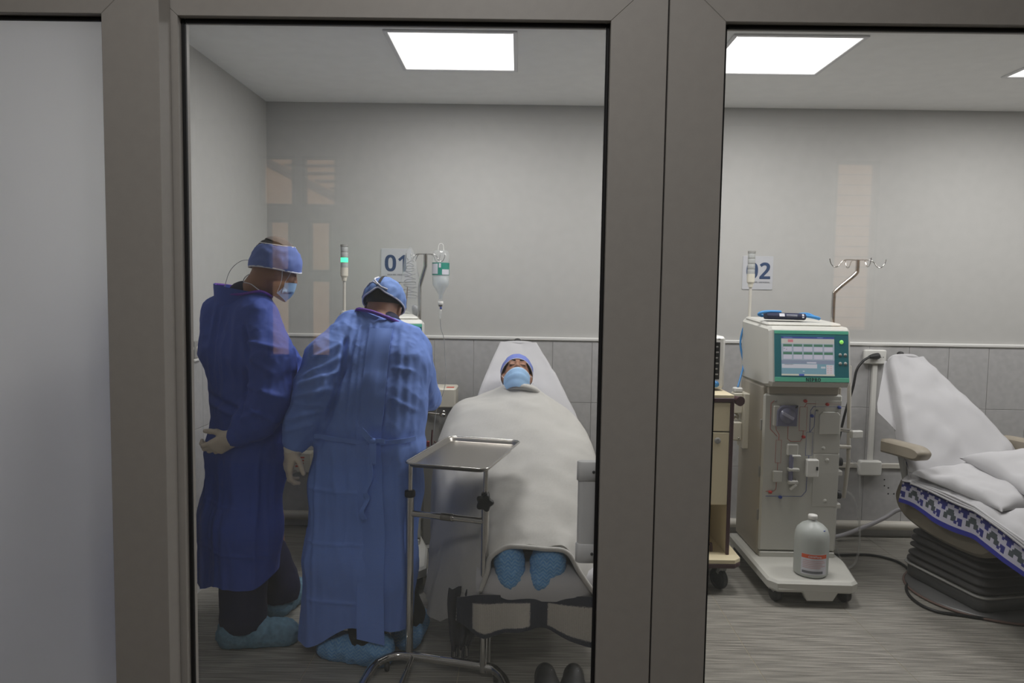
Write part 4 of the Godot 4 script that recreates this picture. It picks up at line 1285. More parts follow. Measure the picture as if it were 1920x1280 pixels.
func clutter():
	# jug of cleaning fluid on the machine's base
	var j := thing("plastic_jug", "white translucent jug with orange and white label on the machine base", "jug", V(1.533, 0.1335, -3.765))
	var jm := mat("jug_plastic", rgb(186, 190, 186), 0.4)
	jm.backlight_enabled = true
	jm.backlight = Color(0.55, 0.56, 0.55)
	var prof := [Vector2(0, 0.0), Vector2(0.072, 0.0), Vector2(0.082, 0.008), Vector2(0.085, 0.02), Vector2(0.085, 0.19), Vector2(0.083, 0.215), Vector2(0.074, 0.240), Vector2(0.052, 0.262), Vector2(0.026, 0.275), Vector2(0.020, 0.283), Vector2(0.020, 0.292), Vector2(0, 0.292)]
	part(j, "jug_body", G.new().lathe(prof, 28).done(), M.jug_plastic)
	part(j, "cap", G.new().lathe([Vector2(0, 0.288), Vector2(0.022, 0.288), Vector2(0.0235, 0.292), Vector2(0.0235, 0.306), Vector2(0.021, 0.31), Vector2(0, 0.311)], 20).done(), M.white_plastic)
	mat("label_orange", rgb(214, 92, 52), 0.6)
	var lab := func(a0: float, a1: float, y0: float, y1: float, r: float) -> ArrayMesh:
		var rows := []
		for y in [y0, y1]:
			var line := PackedVector3Array()
			for k in 11:
				var a: float = lerpf(a0, a1, k / 10.0)
				line.append(V(r * sin(a), y, r * cos(a)))
			rows.append(line)
		return G.new().cloth(rows, 0.0004).done()
	var l1 := part(j, "label", lab.call(-0.95, 0.62, 0.022, 0.128, 0.0856), M.label_white)
	part(l1, "label_band", lab.call(-0.93, 0.60, 0.106, 0.126, 0.0861), M.label_orange)
	for k in 5:
		part(l1, "label_text", lab.call(-0.85, [0.4, 0.5, 0.3, 0.5, 0.2][k], 0.092 - 0.009 * k, 0.095 - 0.009 * k, 0.0861), M.red_tint)
	part(l1, "barcode", lab.call(-0.88, 0.35, 0.028, 0.041, 0.0861), M.grey_ink)
	letters("CitraPure", 0.014, M.label_white, j, Transform3D(Basis(Vector3.UP, -0.17), V(-0.0148, 0.116, 0.0853)), "label_lettering", true, 0.0006)
	part(j, "ink_mark", G.new().ball(V(0.036, 0.243, 0.062), V(0.008, 0.003, 0.002), 8, 5, Basis(Vector3.BACK, 0.4)).done(), M.blue_line)
	# blood pressure cuff on top of the machine
	mat("cuff_navy", rgb(26, 32, 62), 0.8)
	mat("cuff_blue", rgb(60, 140, 204), 0.6)
	var c := thing("pressure_cuff", "rolled navy pressure cuff with light blue tubing on top of the machine", "cuff", V(1.455, 1.432, -4.13), -0.06)
	var rows := []
	for k in 8:
		var x := -0.085 + 0.21 * k / 7.0
		var ln := PackedVector3Array()
		for a in 14:
			var t := TAU * a / 14
			ln.append(V(x, 0.021 + 0.019 * sin(t) - 0.002 * k / 7.0, 0.045 * cos(t)))
		rows.append(ln)
	rows.reverse()
	var cg := G.new().grid(rows, true)
	for e in [0, 7]:
		for a in range(1, 13):
			cg.out_tri(rows[e][0], rows[e][a], rows[e][a + 1], V(0.02, 0.02, 0))
	part(c, "roll", cg.done(), M.cuff_navy)
	part(c, "cuff_label", G.new().box(V(-0.005, 0.028, 0.0405), V(0.028, 0.018, 0.002), 0.0, Basis(Vector3.RIGHT, -0.5)).done(), M.label_white)
	part(c, "cuff_print", G.new().box(V(0.048, 0.028, 0.0405), V(0.058, 0.003, 0.002), 0.0, Basis(Vector3.RIGHT, -0.5)).done(), M.label_white)
	part(c, "cuff_print", G.new().box(V(0.048, 0.020, 0.0435), V(0.058, 0.003, 0.002), 0.0, Basis(Vector3.RIGHT, -0.3)).done(), M.label_white)
	part(c, "cuff_print", G.new().box(V(0.108, 0.024, 0.0415), V(0.010, 0.022, 0.002), 0.0, Basis(Vector3.RIGHT, -0.4)).done(), M.label_white)
	part(c, "tubing", G.new().tube(curve([V(-0.10, 0.02, 0.0), V(-0.125, 0.028, 0.02), V(-0.11, 0.040, 0.03), V(-0.06, 0.044, 0.01), V(0.0, 0.043, 0.0)], 5), 0.0085, 8).done(), M.cuff_blue)
	part(c, "tubing", G.new().tube(curve([V(0.10, 0.026, 0.02), V(0.15, 0.022, 0.03), V(0.19, 0.014, 0.032), V(0.20, 0.011, 0.02)], 5), 0.0095, 8).done(), M.cuff_blue)
	part(c, "tubing", G.new().tube(curve([V(0.10, 0.032, 0.0), V(0.14, 0.034, 0.01), V(0.17, 0.024, 0.01)], 5), 0.008, 8).done(), M.cuff_blue)
	# mains lead: from the wall plug down behind the machine and across the floor to the recliner
	var k := thing("power_cable", "black mains cable from the wall plug across the floor to the recliner", "cable")
	part(k, "plug", G.new().tube([V(2.305, 1.187, -4.757), V(2.27, 1.186, -4.735), V(2.235, 1.183, -4.720)], [0.021, 0.019, 0.010], 12).done(), M.black_plastic)
	part(k, "lead", G.new().tube(curve([V(2.24, 1.184, -4.722), V(2.19, 1.16, -4.70), V(2.145, 1.10, -4.69), V(2.12, 0.98, -4.68), V(2.07, 0.80, -4.67), V(2.02, 0.50, -4.66), V(1.98, 0.15, -4.60), V(1.90, 0.012, -4.50), V(1.93, 0.0085, -4.40), V(2.145, 0.0085, -4.405), V(2.26, 0.0085, -4.30), V(2.243, 0.0085, -4.114), V(2.105, 0.0085, -3.90), V(2.065, 0.0085, -3.74), V(2.10, 0.0085, -3.62), V(2.205, 0.0085, -3.575), V(2.33, 0.0085, -3.53)], 6), 0.0078, 8).done(), M.black_plastic)
	# translucent hose behind the recliner
	solo("drain_hose", "pale translucent drain hose along the skirting pipe", "hose", G.new().tube(curve([V(1.80, 0.016, -4.66), V(2.04, 0.03, -4.66), V(2.23, 0.10, -4.66), V(2.35, 0.164, -4.65), V(2.43, 0.224, -4.63), V(2.52, 0.25, -4.55)], 5), 0.013, 10).done(), M.hose)
	# cream control box behind the patient's chair, on a grey pedestal
	var b := thing("water_unit", "cream water treatment box with orange labels beside the patient", "box", V(-0.462, 0, -4.42))
	part(b, "box", G.new().span(V(-0.115, 0.868, -0.14), V(0.095, 0.985, 0.06), 0.008).done(), M.cream_plastic)
	part(b, "pedestal", G.new().span(V(-0.10, 0.03, -0.12), V(0.08, 0.868, 0.04), 0.006).done(), M.grey_plastic)
	part(b, "foot", G.new().span(V(-0.13, 0.0, -0.15), V(0.11, 0.03, 0.08), 0.006).done(), M.grey_plastic)
	for q in 4:
		part(b, "orange_label", G.new().box(V(-0.078 - 0.003 * q, 0.965 - 0.0215 * q, 0.0605), V(0.042, 0.011, 0.001)).done(), M.red_ink)
	part(b, "orange_label", G.new().box(V(0.058, 0.9852, 0.0), V(0.045, 0.001, 0.05)).done(), M.red_ink)
	part(b, "valve", G.new().tube([V(-0.075, 0.835, 0.05), V(0.0, 0.832, 0.06)], 0.007, 8).done(), M.steel)
	part(b, "valve_handle", G.new().ball(V(0.022, 0.828, 0.07), V(0.02, 0.014, 0.014), 10, 6).done(), M.steel)
	part(b, "valve_handle", G.new().ball(V(0.026, 0.846, 0.07), V(0.012, 0.012, 0.01), 10, 6).done(), M.steel)
	# second labelled box low on the wall
	var e := thing("wall_control_box", "small cream wall box with red lettering between the two gowned people", "box", V(-1.40, 0.44, -4.787))
	part(e, "cover", G.new().span(V(-0.055, -0.065, 0), V(0.075, 0.065, 0.08), 0.006).done(), M.cream_plastic)
	for q in 4:
		part(e, "red_label", G.new().box(V(0.006 - 0.003 * q, 0.034 - 0.019 * q, 0.0805), V(0.05, 0.010, 0.001)).done(), M.red_ink)
	# tubing loops and a cap on the floor by the first machine
	var t := thing("floor_tubing", "pale tubing looped on the floor beside the first dialysis machine", "tubing")
	part(t, "loop", G.new().tube(curve([V(-0.47, 0.22, -4.10), V(-0.42, 0.10, -4.12), V(-0.33, 0.02, -4.16), V(-0.27, 0.014, -4.05), V(-0.29, 0.014, -3.92), V(-0.40, 0.014, -3.88), V(-0.48, 0.014, -3.98), V(-0.42, 0.014, -4.2), V(-0.30, 0.014, -4.24)], 6), 0.011, 8).done(), M.hose)
	part(t, "riser", G.new().tube(curve([V(-0.46, 0.66, -4.02), V(-0.40, 0.48, -4.0), V(-0.33, 0.34, -3.98), V(-0.25, 0.25, -4.0), V(-0.24, 0.03, -4.1), V(-0.28, 0.013, -4.2)], 6), 0.010, 8).done(), M.hose)
	solo("bottle_cap", "small white bottle cap on the floor among the tubing", "cap", G.new().lathe([Vector2(0, 0), Vector2(0.019, 0), Vector2(0.02, 0.003), Vector2(0.02, 0.010), Vector2(0.017, 0.013), Vector2(0, 0.013)], 16).done(), M.white_plastic, V(-0.375, 0.001, -4.0))
	var cl := thing("blood_line", "red clamped blood lines hanging beside the patient's blanket", "tubing")
	part(cl, "dark_line", G.new().tube(curve([V(-0.43, 0.86, -3.72), V(-0.43, 0.78, -3.70), V(-0.405, 0.74, -3.68), V(-0.36, 0.715, -3.66)], 5), 0.0045, 7).done(), M.blood)
	part(cl, "dark_line", G.new().tube(curve([V(-0.42, 0.80, -3.73), V(-0.39, 0.77, -3.70), V(-0.365, 0.758, -3.66)], 5), 0.004, 7).done(), M.blood)
	part(cl, "red_clamp", G.new().box(V(-0.418, 0.752, -3.685), V(0.026, 0.034, 0.014), 0.005, Basis(Vector3.BACK, 0.6)).done(), M.red_line)
	part(cl, "red_clamp", G.new().box(V(-0.385, 0.728, -3.675), V(0.03, 0.018, 0.012), 0.004, Basis(Vector3.BACK, -0.3)).done(), M.red_line)
	part(cl, "red_clamp", G.new().box(V(-0.45, 0.79, -3.71), V(0.016, 0.03, 0.012), 0.004).done(), M.red_line)
	part(cl, "blue_line", G.new().tube(curve([V(-0.395, 0.722, -3.68), V(-0.365, 0.690, -3.66), V(-0.32, 0.66, -3.64)], 5), 0.0042, 7).done(), M.blue_plastic)

func sheet_wave(p: Vector3, a: float, f: float) -> float:
	return a * (nz.get_noise_3d(p.x * f, p.y * f, p.z * f) + 0.6 * rz.get_noise_3d(p.x * f * 0.7 + 5.0, p.y * f * 0.7, p.z * f * 0.7))

func slab(pts: Array, half: Array, th: float, n := 5) -> ArrayMesh:
	# a padded cushion: centre line of Vector2(z, y) top points, half widths, thickness; rounded rim
	var line := curve(pts, n)
	var hw := curve(half, n)
	var rows := []
	for i in line.size():
		var p: Vector2 = line[i]
		var t: Vector2 = (line[mini(i + 1, line.size() - 1)] - line[maxi(i - 1, 0)]).normalized()
		var up := Vector2(-t.y, t.x)
		if up.y < 0:
			up = -up
		var row := PackedVector3Array()
		var w: float = hw[i]
		for q in [[-0.86, 0.0], [-0.97, 0.12], [-1.0, 0.4], [-1.0, 0.7], [-0.94, 0.95], [-0.7, 1.0], [0.7, 1.0], [0.94, 0.95], [1.0, 0.7], [1.0, 0.4], [0.97, 0.12], [0.86, 0.0], [0.4, -0.03], [-0.4, -0.03]]:
			var c: Vector2 = p - up * th * q[1]
			row.append(V(w * q[0], c.y, c.x))
		rows.append(row)
	var g := G.new().grid(rows, true)
	for e in [0, rows.size() - 1]:
		var mid := V(0, 0, 0)
		for q in rows[e]:
			mid += q / 14.0
		var inside: Vector3 = V(0, 0.5, 0)
		for k in 14:
			g.out_tri(rows[e][k], rows[e][(k + 1) % 14], mid, rows[3 if e == 0 else rows.size() - 4][12])
	return g.done()

func chair_frame(o: Node3D, back: Array, leg: Array, arm_y := 0.0, arm_x := 0.385, slim := 0.0):
	mat("tan_vinyl", rgb(150, 141, 126), 0.5)
	mat("shell_tan", rgb(112, 105, 92), 0.5)
	mat("bellows_rubber", rgb(62, 60, 60), 0.6)
	mat("plate_metal", rgb(92, 92, 92), 0.4, 0.3)
	part(o, "backrest", slab(back, [0.30, 0.27, 0.18, 0.10], 0.085), M.tan_vinyl)
	part(o, "seat", slab([Vector2(-0.16, 0.585), Vector2(0.0, 0.56), Vector2(0.2, 0.55), Vector2(0.34, 0.54)], [0.31, 0.33, 0.33, 0.32], 0.11), M.tan_vinyl)
	part(o, "leg_rest", slab(leg, [0.31 - slim, 0.31 - slim, 0.30 - slim, 0.28 - slim], 0.08), M.tan_vinyl)
	# moulded side shell
	var sh := PackedVector2Array()
	for c in curve([Vector2(-0.27, 0.56), Vector2(-0.30, 0.47), Vector2(-0.25, 0.385), Vector2(-0.12, 0.34), Vector2(0.10, 0.315), Vector2(0.32, 0.33), Vector2(0.42, 0.44), Vector2(0.40, 0.50)], 4):
		sh.append(c)
	sh.append(Vector2(0.20, 0.53))
	sh.append(Vector2(-0.10, 0.56))
	var along := Basis(V(0, 0, 1), V(0, 1, 0), V(-1, 0, 0))
	part(o, "side_shell", G.new().prism(sh, 0.66, Transform3D(along, V(0.33, 0, 0)), 0.02, true).done(), M.shell_tan)
	for s in [-1, 1]:
		var arm := PackedVector2Array()
		for c in curve([Vector2(-0.31, 0.785), Vector2(-0.15, 0.79), Vector2(-0.06, 0.79), Vector2(-0.015, 0.772), Vector2(-0.015, 0.745), Vector2(-0.05, 0.72), Vector2(-0.15, 0.716), Vector2(-0.31, 0.712)], 3):
			arm.append(c)
		var a := part(o, "armrest", G.new().prism(arm, 0.085, Transform3D(along, V(s * arm_x + 0.0425, arm_y, 0)), 0.012, true).done(), M.tan_vinyl)
		part(a, "arm_bracket", G.new().tube([V(s * (arm_x - 0.015), 0.715 + arm_y, -0.21), V(s * 0.345, 0.60 + arm_y * 0.4, -0.20), V(s * 0.33, 0.47, -0.18)], 0.017, 8).done(), M.grey_plastic)
	# bellows over the lift
	var rows := []
	for k in 25:
		var y := 0.095 + 0.235 * k / 24.0
		var w := 0.0 if k % 4 < 2 else 0.022
		var row := PackedVector3Array()
		for q in rrect(0.48 + w * 2 - 0.05 * k / 24.0, 0.52 + w * 2 - 0.05 * k / 24.0, 0.07, 4):
			row.append(V(q.x, y + 0.004 * sin(q.x * 9.0 + k), -q.y - 0.02))
		rows.append(row)
	part(o, "bellows", G.new().grid(rows, true).done(), M.bellows_rubber)
	var lay := Basis(V(1, 0, 0), V(0, 0, -1), V(0, 1, 0))
	part(o, "base_box", G.new().prism(rrect(0.50, 0.54, 0.05), 0.075, Transform3D(lay, V(0, 0.022, -0.02)), 0.008, true).done(), M.plate_metal)
	part(o, "base_rim", G.new().prism(rrect(0.53, 0.57, 0.06), 0.010, Transform3D(lay, V(0, 0.092, -0.02)), 0.003, true).done(), M.grey_plastic)
	part(o, "floor_plate", G.new().lathe([Vector2(0, 0), Vector2(0.385, 0), Vector2(0.388, 0.006), Vector2(0.378, 0.018), Vector2(0.0, 0.022)], 48, Transform3D(Basis(), V(0.02, 0.0005, 0.0))).done(), M.plate_metal)
	part(o, "plate_rim", G.new().ring(V(0.02, 0.009, 0), Vector3.UP, 0.389, 0.006, 56, 6).done(), M.rim_brown)

func back_sheet(o: Node3D, back: Array, half: Array, left_flap: bool):
	var line := curve(back, 8)
	var hw := curve(half, 8)
	var rows := []
	for i in line.size():
		var p: Vector2 = line[i]
		var t: Vector2 = (line[mini(i + 1, line.size() - 1)] - line[maxi(i - 1, 0)]).normalized()
		var up := Vector2(-t.y, t.x)
		if up.y < 0:
			up = -up
		var row := PackedVector3Array()
		var w: float = hw[i] + 0.012
		for k in 29:
			var u := -1.0 + k / 14.0
			var over := maxf(absf(u) - 0.84, 0.0) / 0.16
			var x := w * (clampf(u / 0.84, -1.0, 1.0)) + signf(u) * 0.012 * sin(over * PI)
			var c := p + up * (0.022 - over * over * 0.11)
			var q := V(x, c.y, c.x)
			var wv := sheet_wave(q, 0.012, 6.0) + 0.004 * rz.get_noise_3d(q.x * 3.0, q.y * 14.0 + q.x * 6.0, 2.0) + 0.003 * sin(q.y * 34.0 + q.x * 9.0 + 3.0 * nz.get_noise_2d(q.x * 4.0, q.y * 4.0))
			q += V(0, up.y, up.x) * wv
			row.append(q)
		rows.append(row)
	rows.reverse()
	for i in rows.size():
		rows[i].reverse()
	for i in rows.size():
		rows[i].reverse()
	rows.reverse()
	var s := part(o, "back_sheet", G.new().cloth(rows, 0.003).done(), M.white_cloth)
	# the sheet wraps over the top of the backrest
	var top: Vector2 = line[-1]
	part(s, "top_fold", G.new().tube(curve([V(-hw[-1] - 0.005, top.y - 0.02, top.x - 0.02), V(-hw[-1] * 0.8, top.y + 0.006, top.x - 0.015), V(0, top.y + 0.012, top.x - 0.012), V(hw[-1] * 0.8, top.y + 0.006, top.x - 0.015), V(hw[-1] + 0.005, top.y - 0.02, top.x - 0.02)], 4), 0.016, 8).done(), M.white_cloth)
	part(o, "headrest_knob", G.new().ball(V(0.0, top.y + 0.026, top.x - 0.05), V(0.022, 0.014, 0.018), 12, 6).done(), M.black_plastic)
	if left_flap:
		var fl := []
		for i in 9:
			var v := i / 8.0
			var row := PackedVector3Array()
			for k in 7:
				var u := k / 6.0
				var yy := lerpf(1.175, 0.80, v)
				var e: float = 0.015 + 0.125 * v / 0.72 if v < 0.72 else 0.14 - 0.10 * (v - 0.72) / 0.28
				var q := V(-lerpf(0.085, 0.235, v) - e * u, yy + 0.015 * u * v, lerpf(-0.64, -0.30, v) - 0.045 - 0.03 * u)
				row.append(q + V(0, 0, sheet_wave(q, 0.006, 6.0)))
			fl.append(row)
		fl.reverse()
		for i in fl.size():
			fl[i].reverse()
		part(s, "hanging_corner", G.new().cloth(fl, 0.002).done(), M.white_cloth)

func woven_picture() -> ImageTexture:
	# stepped navy, white and grey-green motif, two repeats
	var im := Image.create(64, 40, false, Image.FORMAT_RGB8)
	var navy := rgb(40, 42, 112)
	var white := rgb(172, 170, 184)
	var grey := rgb(66, 74, 78)
	im.fill(white)
	for k in 2:
		var x := k * 32
		for c in [[0, 0, 32, 5], [0, 5, 12, 4], [3, 9, 12, 5], [7, 14, 6, 5], [14, 5, 8, 5], [22, 5, 10, 4], [25, 9, 7, 3], [0, 12, 3, 4]]:
			im.fill_rect(Rect2i(x + c[0], c[1], c[2], c[3]), navy)
		for c in [[15, 18, 12, 5], [12, 21, 6, 7], [23, 21, 7, 7], [17, 15, 9, 4]]:
			im.fill_rect(Rect2i(x + c[0], c[1], c[2], c[3]), grey)
		for c in [[0, 22, 7, 5], [2, 27, 5, 4], [28, 26, 4, 4]]:
			im.fill_rect(Rect2i(x + c[0], c[1], c[2], c[3]), navy)
	im.fill_rect(Rect2i(0, 34, 64, 6), rgb(36, 40, 132))
	return ImageTexture.create_from_image(im)

func recliner_bare():
	mat("rim_brown", rgb(104, 82, 74), 0.5)
	var wc := mat("white_cloth", rgb(184, 183, 185), 0.85)
	wc.rim_enabled = false
	var back := [Vector2(-0.10, 0.58), Vector2(-0.22, 0.74), Vector2(-0.44, 0.98), Vector2(-0.655, 1.195)]
	var o := thing("treatment_recliner", "empty tan treatment recliner spread with white sheets and patterned blanket", "recliner", V(2.49, 0, -3.86), 0.21, "treatment recliners")
	chair_frame(o, back, [Vector2(0.32, 0.54), Vector2(0.50, 0.49), Vector2(0.80, 0.40), Vector2(1.02, 0.33)])
	back_sheet(o, back, [0.325, 0.31, 0.20, 0.092], true)
	# patterned blanket over the seat
	var b := mat("woven", Color.WHITE, 0.9)
	b.albedo_texture = woven_picture()
	b.texture_filter = BaseMaterial3D.TEXTURE_FILTER_NEAREST
	var surf := func(z: float) -> float:
		return lerpf(0.598, 0.575, clampf((z + 0.2) / 0.5, 0, 1)) - maxf(z - 0.30, 0.0) * 0.30
	var bl := thing("patterned_blanket", "navy, white and grey woven blanket hanging over the edge of the empty recliner", "blanket", o.position, o.rotation.y)
	for s in [-1.0, 1.0]:
		var rows := []
		for j in 6:
			var row := PackedVector3Array()
			for i in 41:
				var z := -0.20 + 1.2 * i / 40.0
				var y: float = surf.call(z) + 0.006
				var wv := 0.008 * sin(z * 17.0) + 0.012 * nz.get_noise_2d(z * 3.0, 1.0)
				var t := 1.0 - j / 5.0
				if j < 5:
					row.append(V(s * (0.352 + 0.022 * t + wv * t * 1.3), y - 0.006 - 0.150 * t - 0.012 * t * sin(z * 9.0), z))
				else:
					row.append(V(s * 0.325, y, z))
			if s > 0:
				row.reverse()
			rows.append(row)
		part(bl, "hanging_edge", G.new().cloth(rows, 0.004, 4.6, 1.0).done(), b)
	# the part that climbs the backrest at the hinge
	var hr := []
	for j in 4:
		var row := PackedVector3Array()
		for i in 19:
			var x := -0.345 + 0.69 * i / 18.0
			row.append(V(x, 0.585 + 0.045 * j, -0.145 - 0.022 * j * j * 0.5 + 0.01 * sin(x * 20.0)))
		hr.append(row)
	part(bl, "back_fold", G.new().cloth(hr, 0.004, 3.0, 1.0).done(), b)
	# white sheet on top
	var sh := thing("bed_sheet", "rumpled white sheet laid over the seat of the empty recliner", "sheet", o.position, o.rotation.y)
	var rows := []
	for i in 45:
		var z := 1.0 - 1.19 * i / 44.0
		var row := PackedVector3Array()
		for k in 31:
			var x := -0.372 + 0.744 * k / 30.0
			var y: float = surf.call(z) + 0.018 - maxf(absf(x) - 0.33, 0.0) * 0.9
			var q := V(x, y, z)
			row.append(q + V(0, absf(sheet_wave(q, 0.022, 5.0)), 0))
		rows.append(row)
	part(sh, "sheet", G.new().cloth(rows, 0.006).done(), M.white_cloth)
	for l in 3:
		var ed := []
		for i in 33:
			var z := 0.98 - 1.10 * i / 32.0
			ed.append(V(-0.366 - 0.004 * l, surf.call(z) + 0.004 - 0.009 * l + 0.004 * sin(z * 13.0 + l), z))
		part(sh, "folded_edge", G.new().tube(ed, 0.006, 6).done(), M.white_cloth)
	cushion("flat_pillow", "flat white pillow lying across the seat under the plumper pillow", V(-0.04, 0.615, 0.10), V(0.33, 0.055, 0.26), Basis(Vector3.UP, 0.15) * Basis(Vector3.RIGHT, 0.12), o)
	cushion("pillow", "plump white pillow on top of the flat one on the recliner", V(0.20, 0.672, 0.16), V(0.32, 0.085, 0.24), Basis(Vector3.UP, -0.12) * Basis(Vector3.RIGHT, 0.16), o)

func cushion(n: String, label: String, c: Vector3, r: Vector3, bs: Basis, host: Node3D):
	var o := thing(n, label, "pillow", host.transform * c, host.rotation.y)
	var top := []
	var bot := []
	for i in 25:
		var a := PackedVector3Array()
		var b := PackedVector3Array()
		for k in 31:
			var u := -1.0 + k / 15.0
			var v := 1.0 - i / 12.0
			var e := (1.0 - pow(absf(u), 3.0)) * (1.0 - pow(absf(v), 3.0))
			var h := r.y * pow(maxf(e, 0.0), 0.42)
			var q := V(u * r.x * (1.0 - 0.05 * (1.0 - v * v)), 0, v * r.z * (1.0 - 0.06 * (1.0 - u * u)))
			var w := sheet_wave(q + c * 3.0, 0.020, 4.5) * minf(1.0, e * 3.0)
			a.append(bs * (q + V(0, h + w, 0)))
			b.append(bs * (q + V(0, -h * 0.55, 0)))
		top.append(a)
		b.reverse()
		bot.append(b)
	part(o, "pillowcase", G.new().grid(top).grid(bot).done(), M.white_cloth)

func recliner_patient():
	var back := [Vector2(0.08, 0.66), Vector2(-0.12, 0.80), Vector2(-0.42, 1.04), Vector2(-0.66, 1.235)]
	var o := thing("treatment_recliner", "treatment recliner with white covered backrest carrying the masked patient", "recliner", V(0.055, 0, -3.88), 0.085, "treatment recliners")
	chair_frame(o, back, [Vector2(0.32, 0.54), Vector2(0.50, 0.52), Vector2(0.80, 0.46), Vector2(0.99, 0.425)], -0.22, 0.33, 0.14)
	back_sheet(o, back, [0.30, 0.30, 0.20, 0.095], false)
	# dark cable behind the backrest
	part(o, "side_strap", G.new().tube(curve([V(-0.135, 1.13, -0.56), V(-0.20, 1.03, -0.50), V(-0.235, 0.90, -0.46), V(-0.24, 0.78, -0.44)], 5), 0.008, 8).done(), M.black_plastic)
	part(o, "support_leg", G.new().tube([V(0.20, 0.36, 1.0), V(0.205, 0.0, 1.06)], 0.016, 10).done(), M.steel)
	part(o, "support_leg", G.new().tube([V(-0.24, 0.36, 0.85), V(-0.24, 0.0, 0.88)], 0.016, 10).done(), M.steel)
	# white sheet round the end of the leg rest
	var sh := thing("foot_sheet", "white sheet tucked round the foot end under the blue covered feet", "sheet")
	var rows := []
	for q in [[0.335, -2.872], [0.36, -2.862], [0.40, -2.858], [0.435, -2.866], [0.452, -2.895], [0.462, -2.96], [0.475, -3.05]]:
		var row := PackedVector3Array()
		for k in 33:
			var x := -0.155 + 0.50 * k / 32.0
			var p := V(x, q[0] + 0.006 * sin(x * 11.0), q[1] + 0.05 * pow(absf(x - 0.09) / 0.25, 4.0) * -1.0)
			row.append(p + V(0, 0, sheet_wave(p, 0.005, 6.0)))
		rows.append(row)
	part(sh, "sheet", G.new().cloth(rows, 0.004).done(), M.white_cloth)
	# wool blanket hanging below it
	var im := Image.create(512, 128, false, Image.FORMAT_RGB8)
	var r2 := RandomNumberGenerator.new()
	r2.seed = 4
	for y in 128:
		for x in 512:
			var n := r2.randf() * 0.10 - 0.05 + (0.04 if (x / 3) % 2 == 0 else 0.0)
			var c := Color(0.68, 0.66, 0.625)
			var e := r2.randf() * 5.0
			if y < 24 + e or y > 116 - e or (x > 240 + e and x < 302 - e) or x < 52 + e:
				c = Color(0.16, 0.17, 0.22)
			im.set_pixel(x, y, Color(c.r + n, c.g + n, c.b + n))
	var wm := mat("wool", Color.WHITE, 0.95)
	wm.albedo_texture = ImageTexture.create_from_image(im)
	mat("wool_dark", rgb(52, 52, 60), 0.95)
	mat("wool_light", rgb(146, 142, 136), 0.95)
	var w := thing("wool_blanket", "grey wool blanket with navy stripes hanging below the patient's feet", "blanket")
	rows = []
	for j in 8:
		var t := j / 7.0
		var row := PackedVector3Array()
		for k in 61:
			var x := -0.235 + 0.63 * k / 60.0
			var low: float = 0.205 + 0.028 * sin((x - 0.08) * 15.0 + 1.8) - 0.03 * maxf(x - 0.2, 0.0) * 4.0
			if x < -0.12:
				low += (-0.12 - x) * 0.4
			var away := smoothstep(-0.13, -0.235, x)
			var y := lerpf(low - 0.02 * away, 0.365 - 0.05 * away, t)
			row.append(V(x, y, -2.868 + 0.022 * sin(x * 23.0 + 1.0) * (1.0 - t) + 0.012 * sin(x * 41.0) * (1.0 - t) - 0.09 * away))
		rows.append(row)
	part(w, "hanging_edge", G.new().cloth(rows, 0.006).done(), wm)
	rows = []
	for j in 12:
		var t := j / 11.0
		var row := PackedVector3Array()
		for k in 15:
			var u := k / 14.0
			var wd := lerpf(0.045, 0.11, sin(t * PI * 0.55))
			var x := lerpf(-0.222, -0.195, t) + (u - 0.5) * wd * 1.4
			row.append(V(x, lerpf(0.075, 0.345, t) - 0.05 * u * (1.0 - t) * -0.4, -2.985 + 0.02 * sin(u * 14.0) + 0.012 * sin(t * 9.0)))
		rows.append(row)
	part(w, "hanging_corner", G.new().cloth(rows, 0.006).done(), M.wool_dark)
	for k in 9:
		var x := -0.255 + 0.0085 * k
		var m: Material = M.wool_light if k % 3 == 1 else M.wool_dark
		part(w, "fringe", G.new().tube(curve([V(x, 0.10, -2.975), V(x + 0.004 * sin(k * 2.0), 0.06, -2.972), V(x + 0.012 * sin(k * 1.3), 0.018 + 0.02 * (k % 3), -2.965)], 3), 0.003, 5).done(), m)
	# clogs under the chair
	mat("clog_black", rgb(18, 18, 20), 0.5)
	for k in 2:
		var c := thing("clog", ["black clog under the patient's feet, nearer the instrument stand", "black clog under the patient's feet, nearer the door handle"][k], "shoe", V([0.133, 0.228][k], 0, -2.72), [0.06, -0.10][k], "pair of clogs under the recliner")
		var s := Sdf.new()
		s.chain([V(0, 0.045, -0.10), V(0, 0.045, 0.0), V(0.0, 0.038, 0.13)], [0.040, 0.043, 0.040], 0.05)
		s.chain([V(0, 0.075, -0.115), V(0, 0.095, -0.07)], [0.03, 0.032], 0.04)
		s.cap(V(0, 0.062, -0.02), V(0, 0.055, 0.08), 0.035, 0.034, 0.04)
		s.build(0.007)
		s.bend(func(p: Vector3, _n: Vector3): return V(p.x, maxf(p.y, 0.001), p.z))
		part(c, "upper", s.mesh(), M.clog_black)
		part(c, "logo", G.new().box(V(-0.008, 0.112, -0.047), V(0.016, 0.008, 0.004), 0.001, Basis(Vector3.RIGHT, -0.5)).done(), M.red_line)
		part(c, "logo_text", G.new().box(V(0.011, 0.112, -0.047), V(0.018, 0.007, 0.004), 0.001, Basis(Vector3.RIGHT, -0.5)).done(), M.label_white)

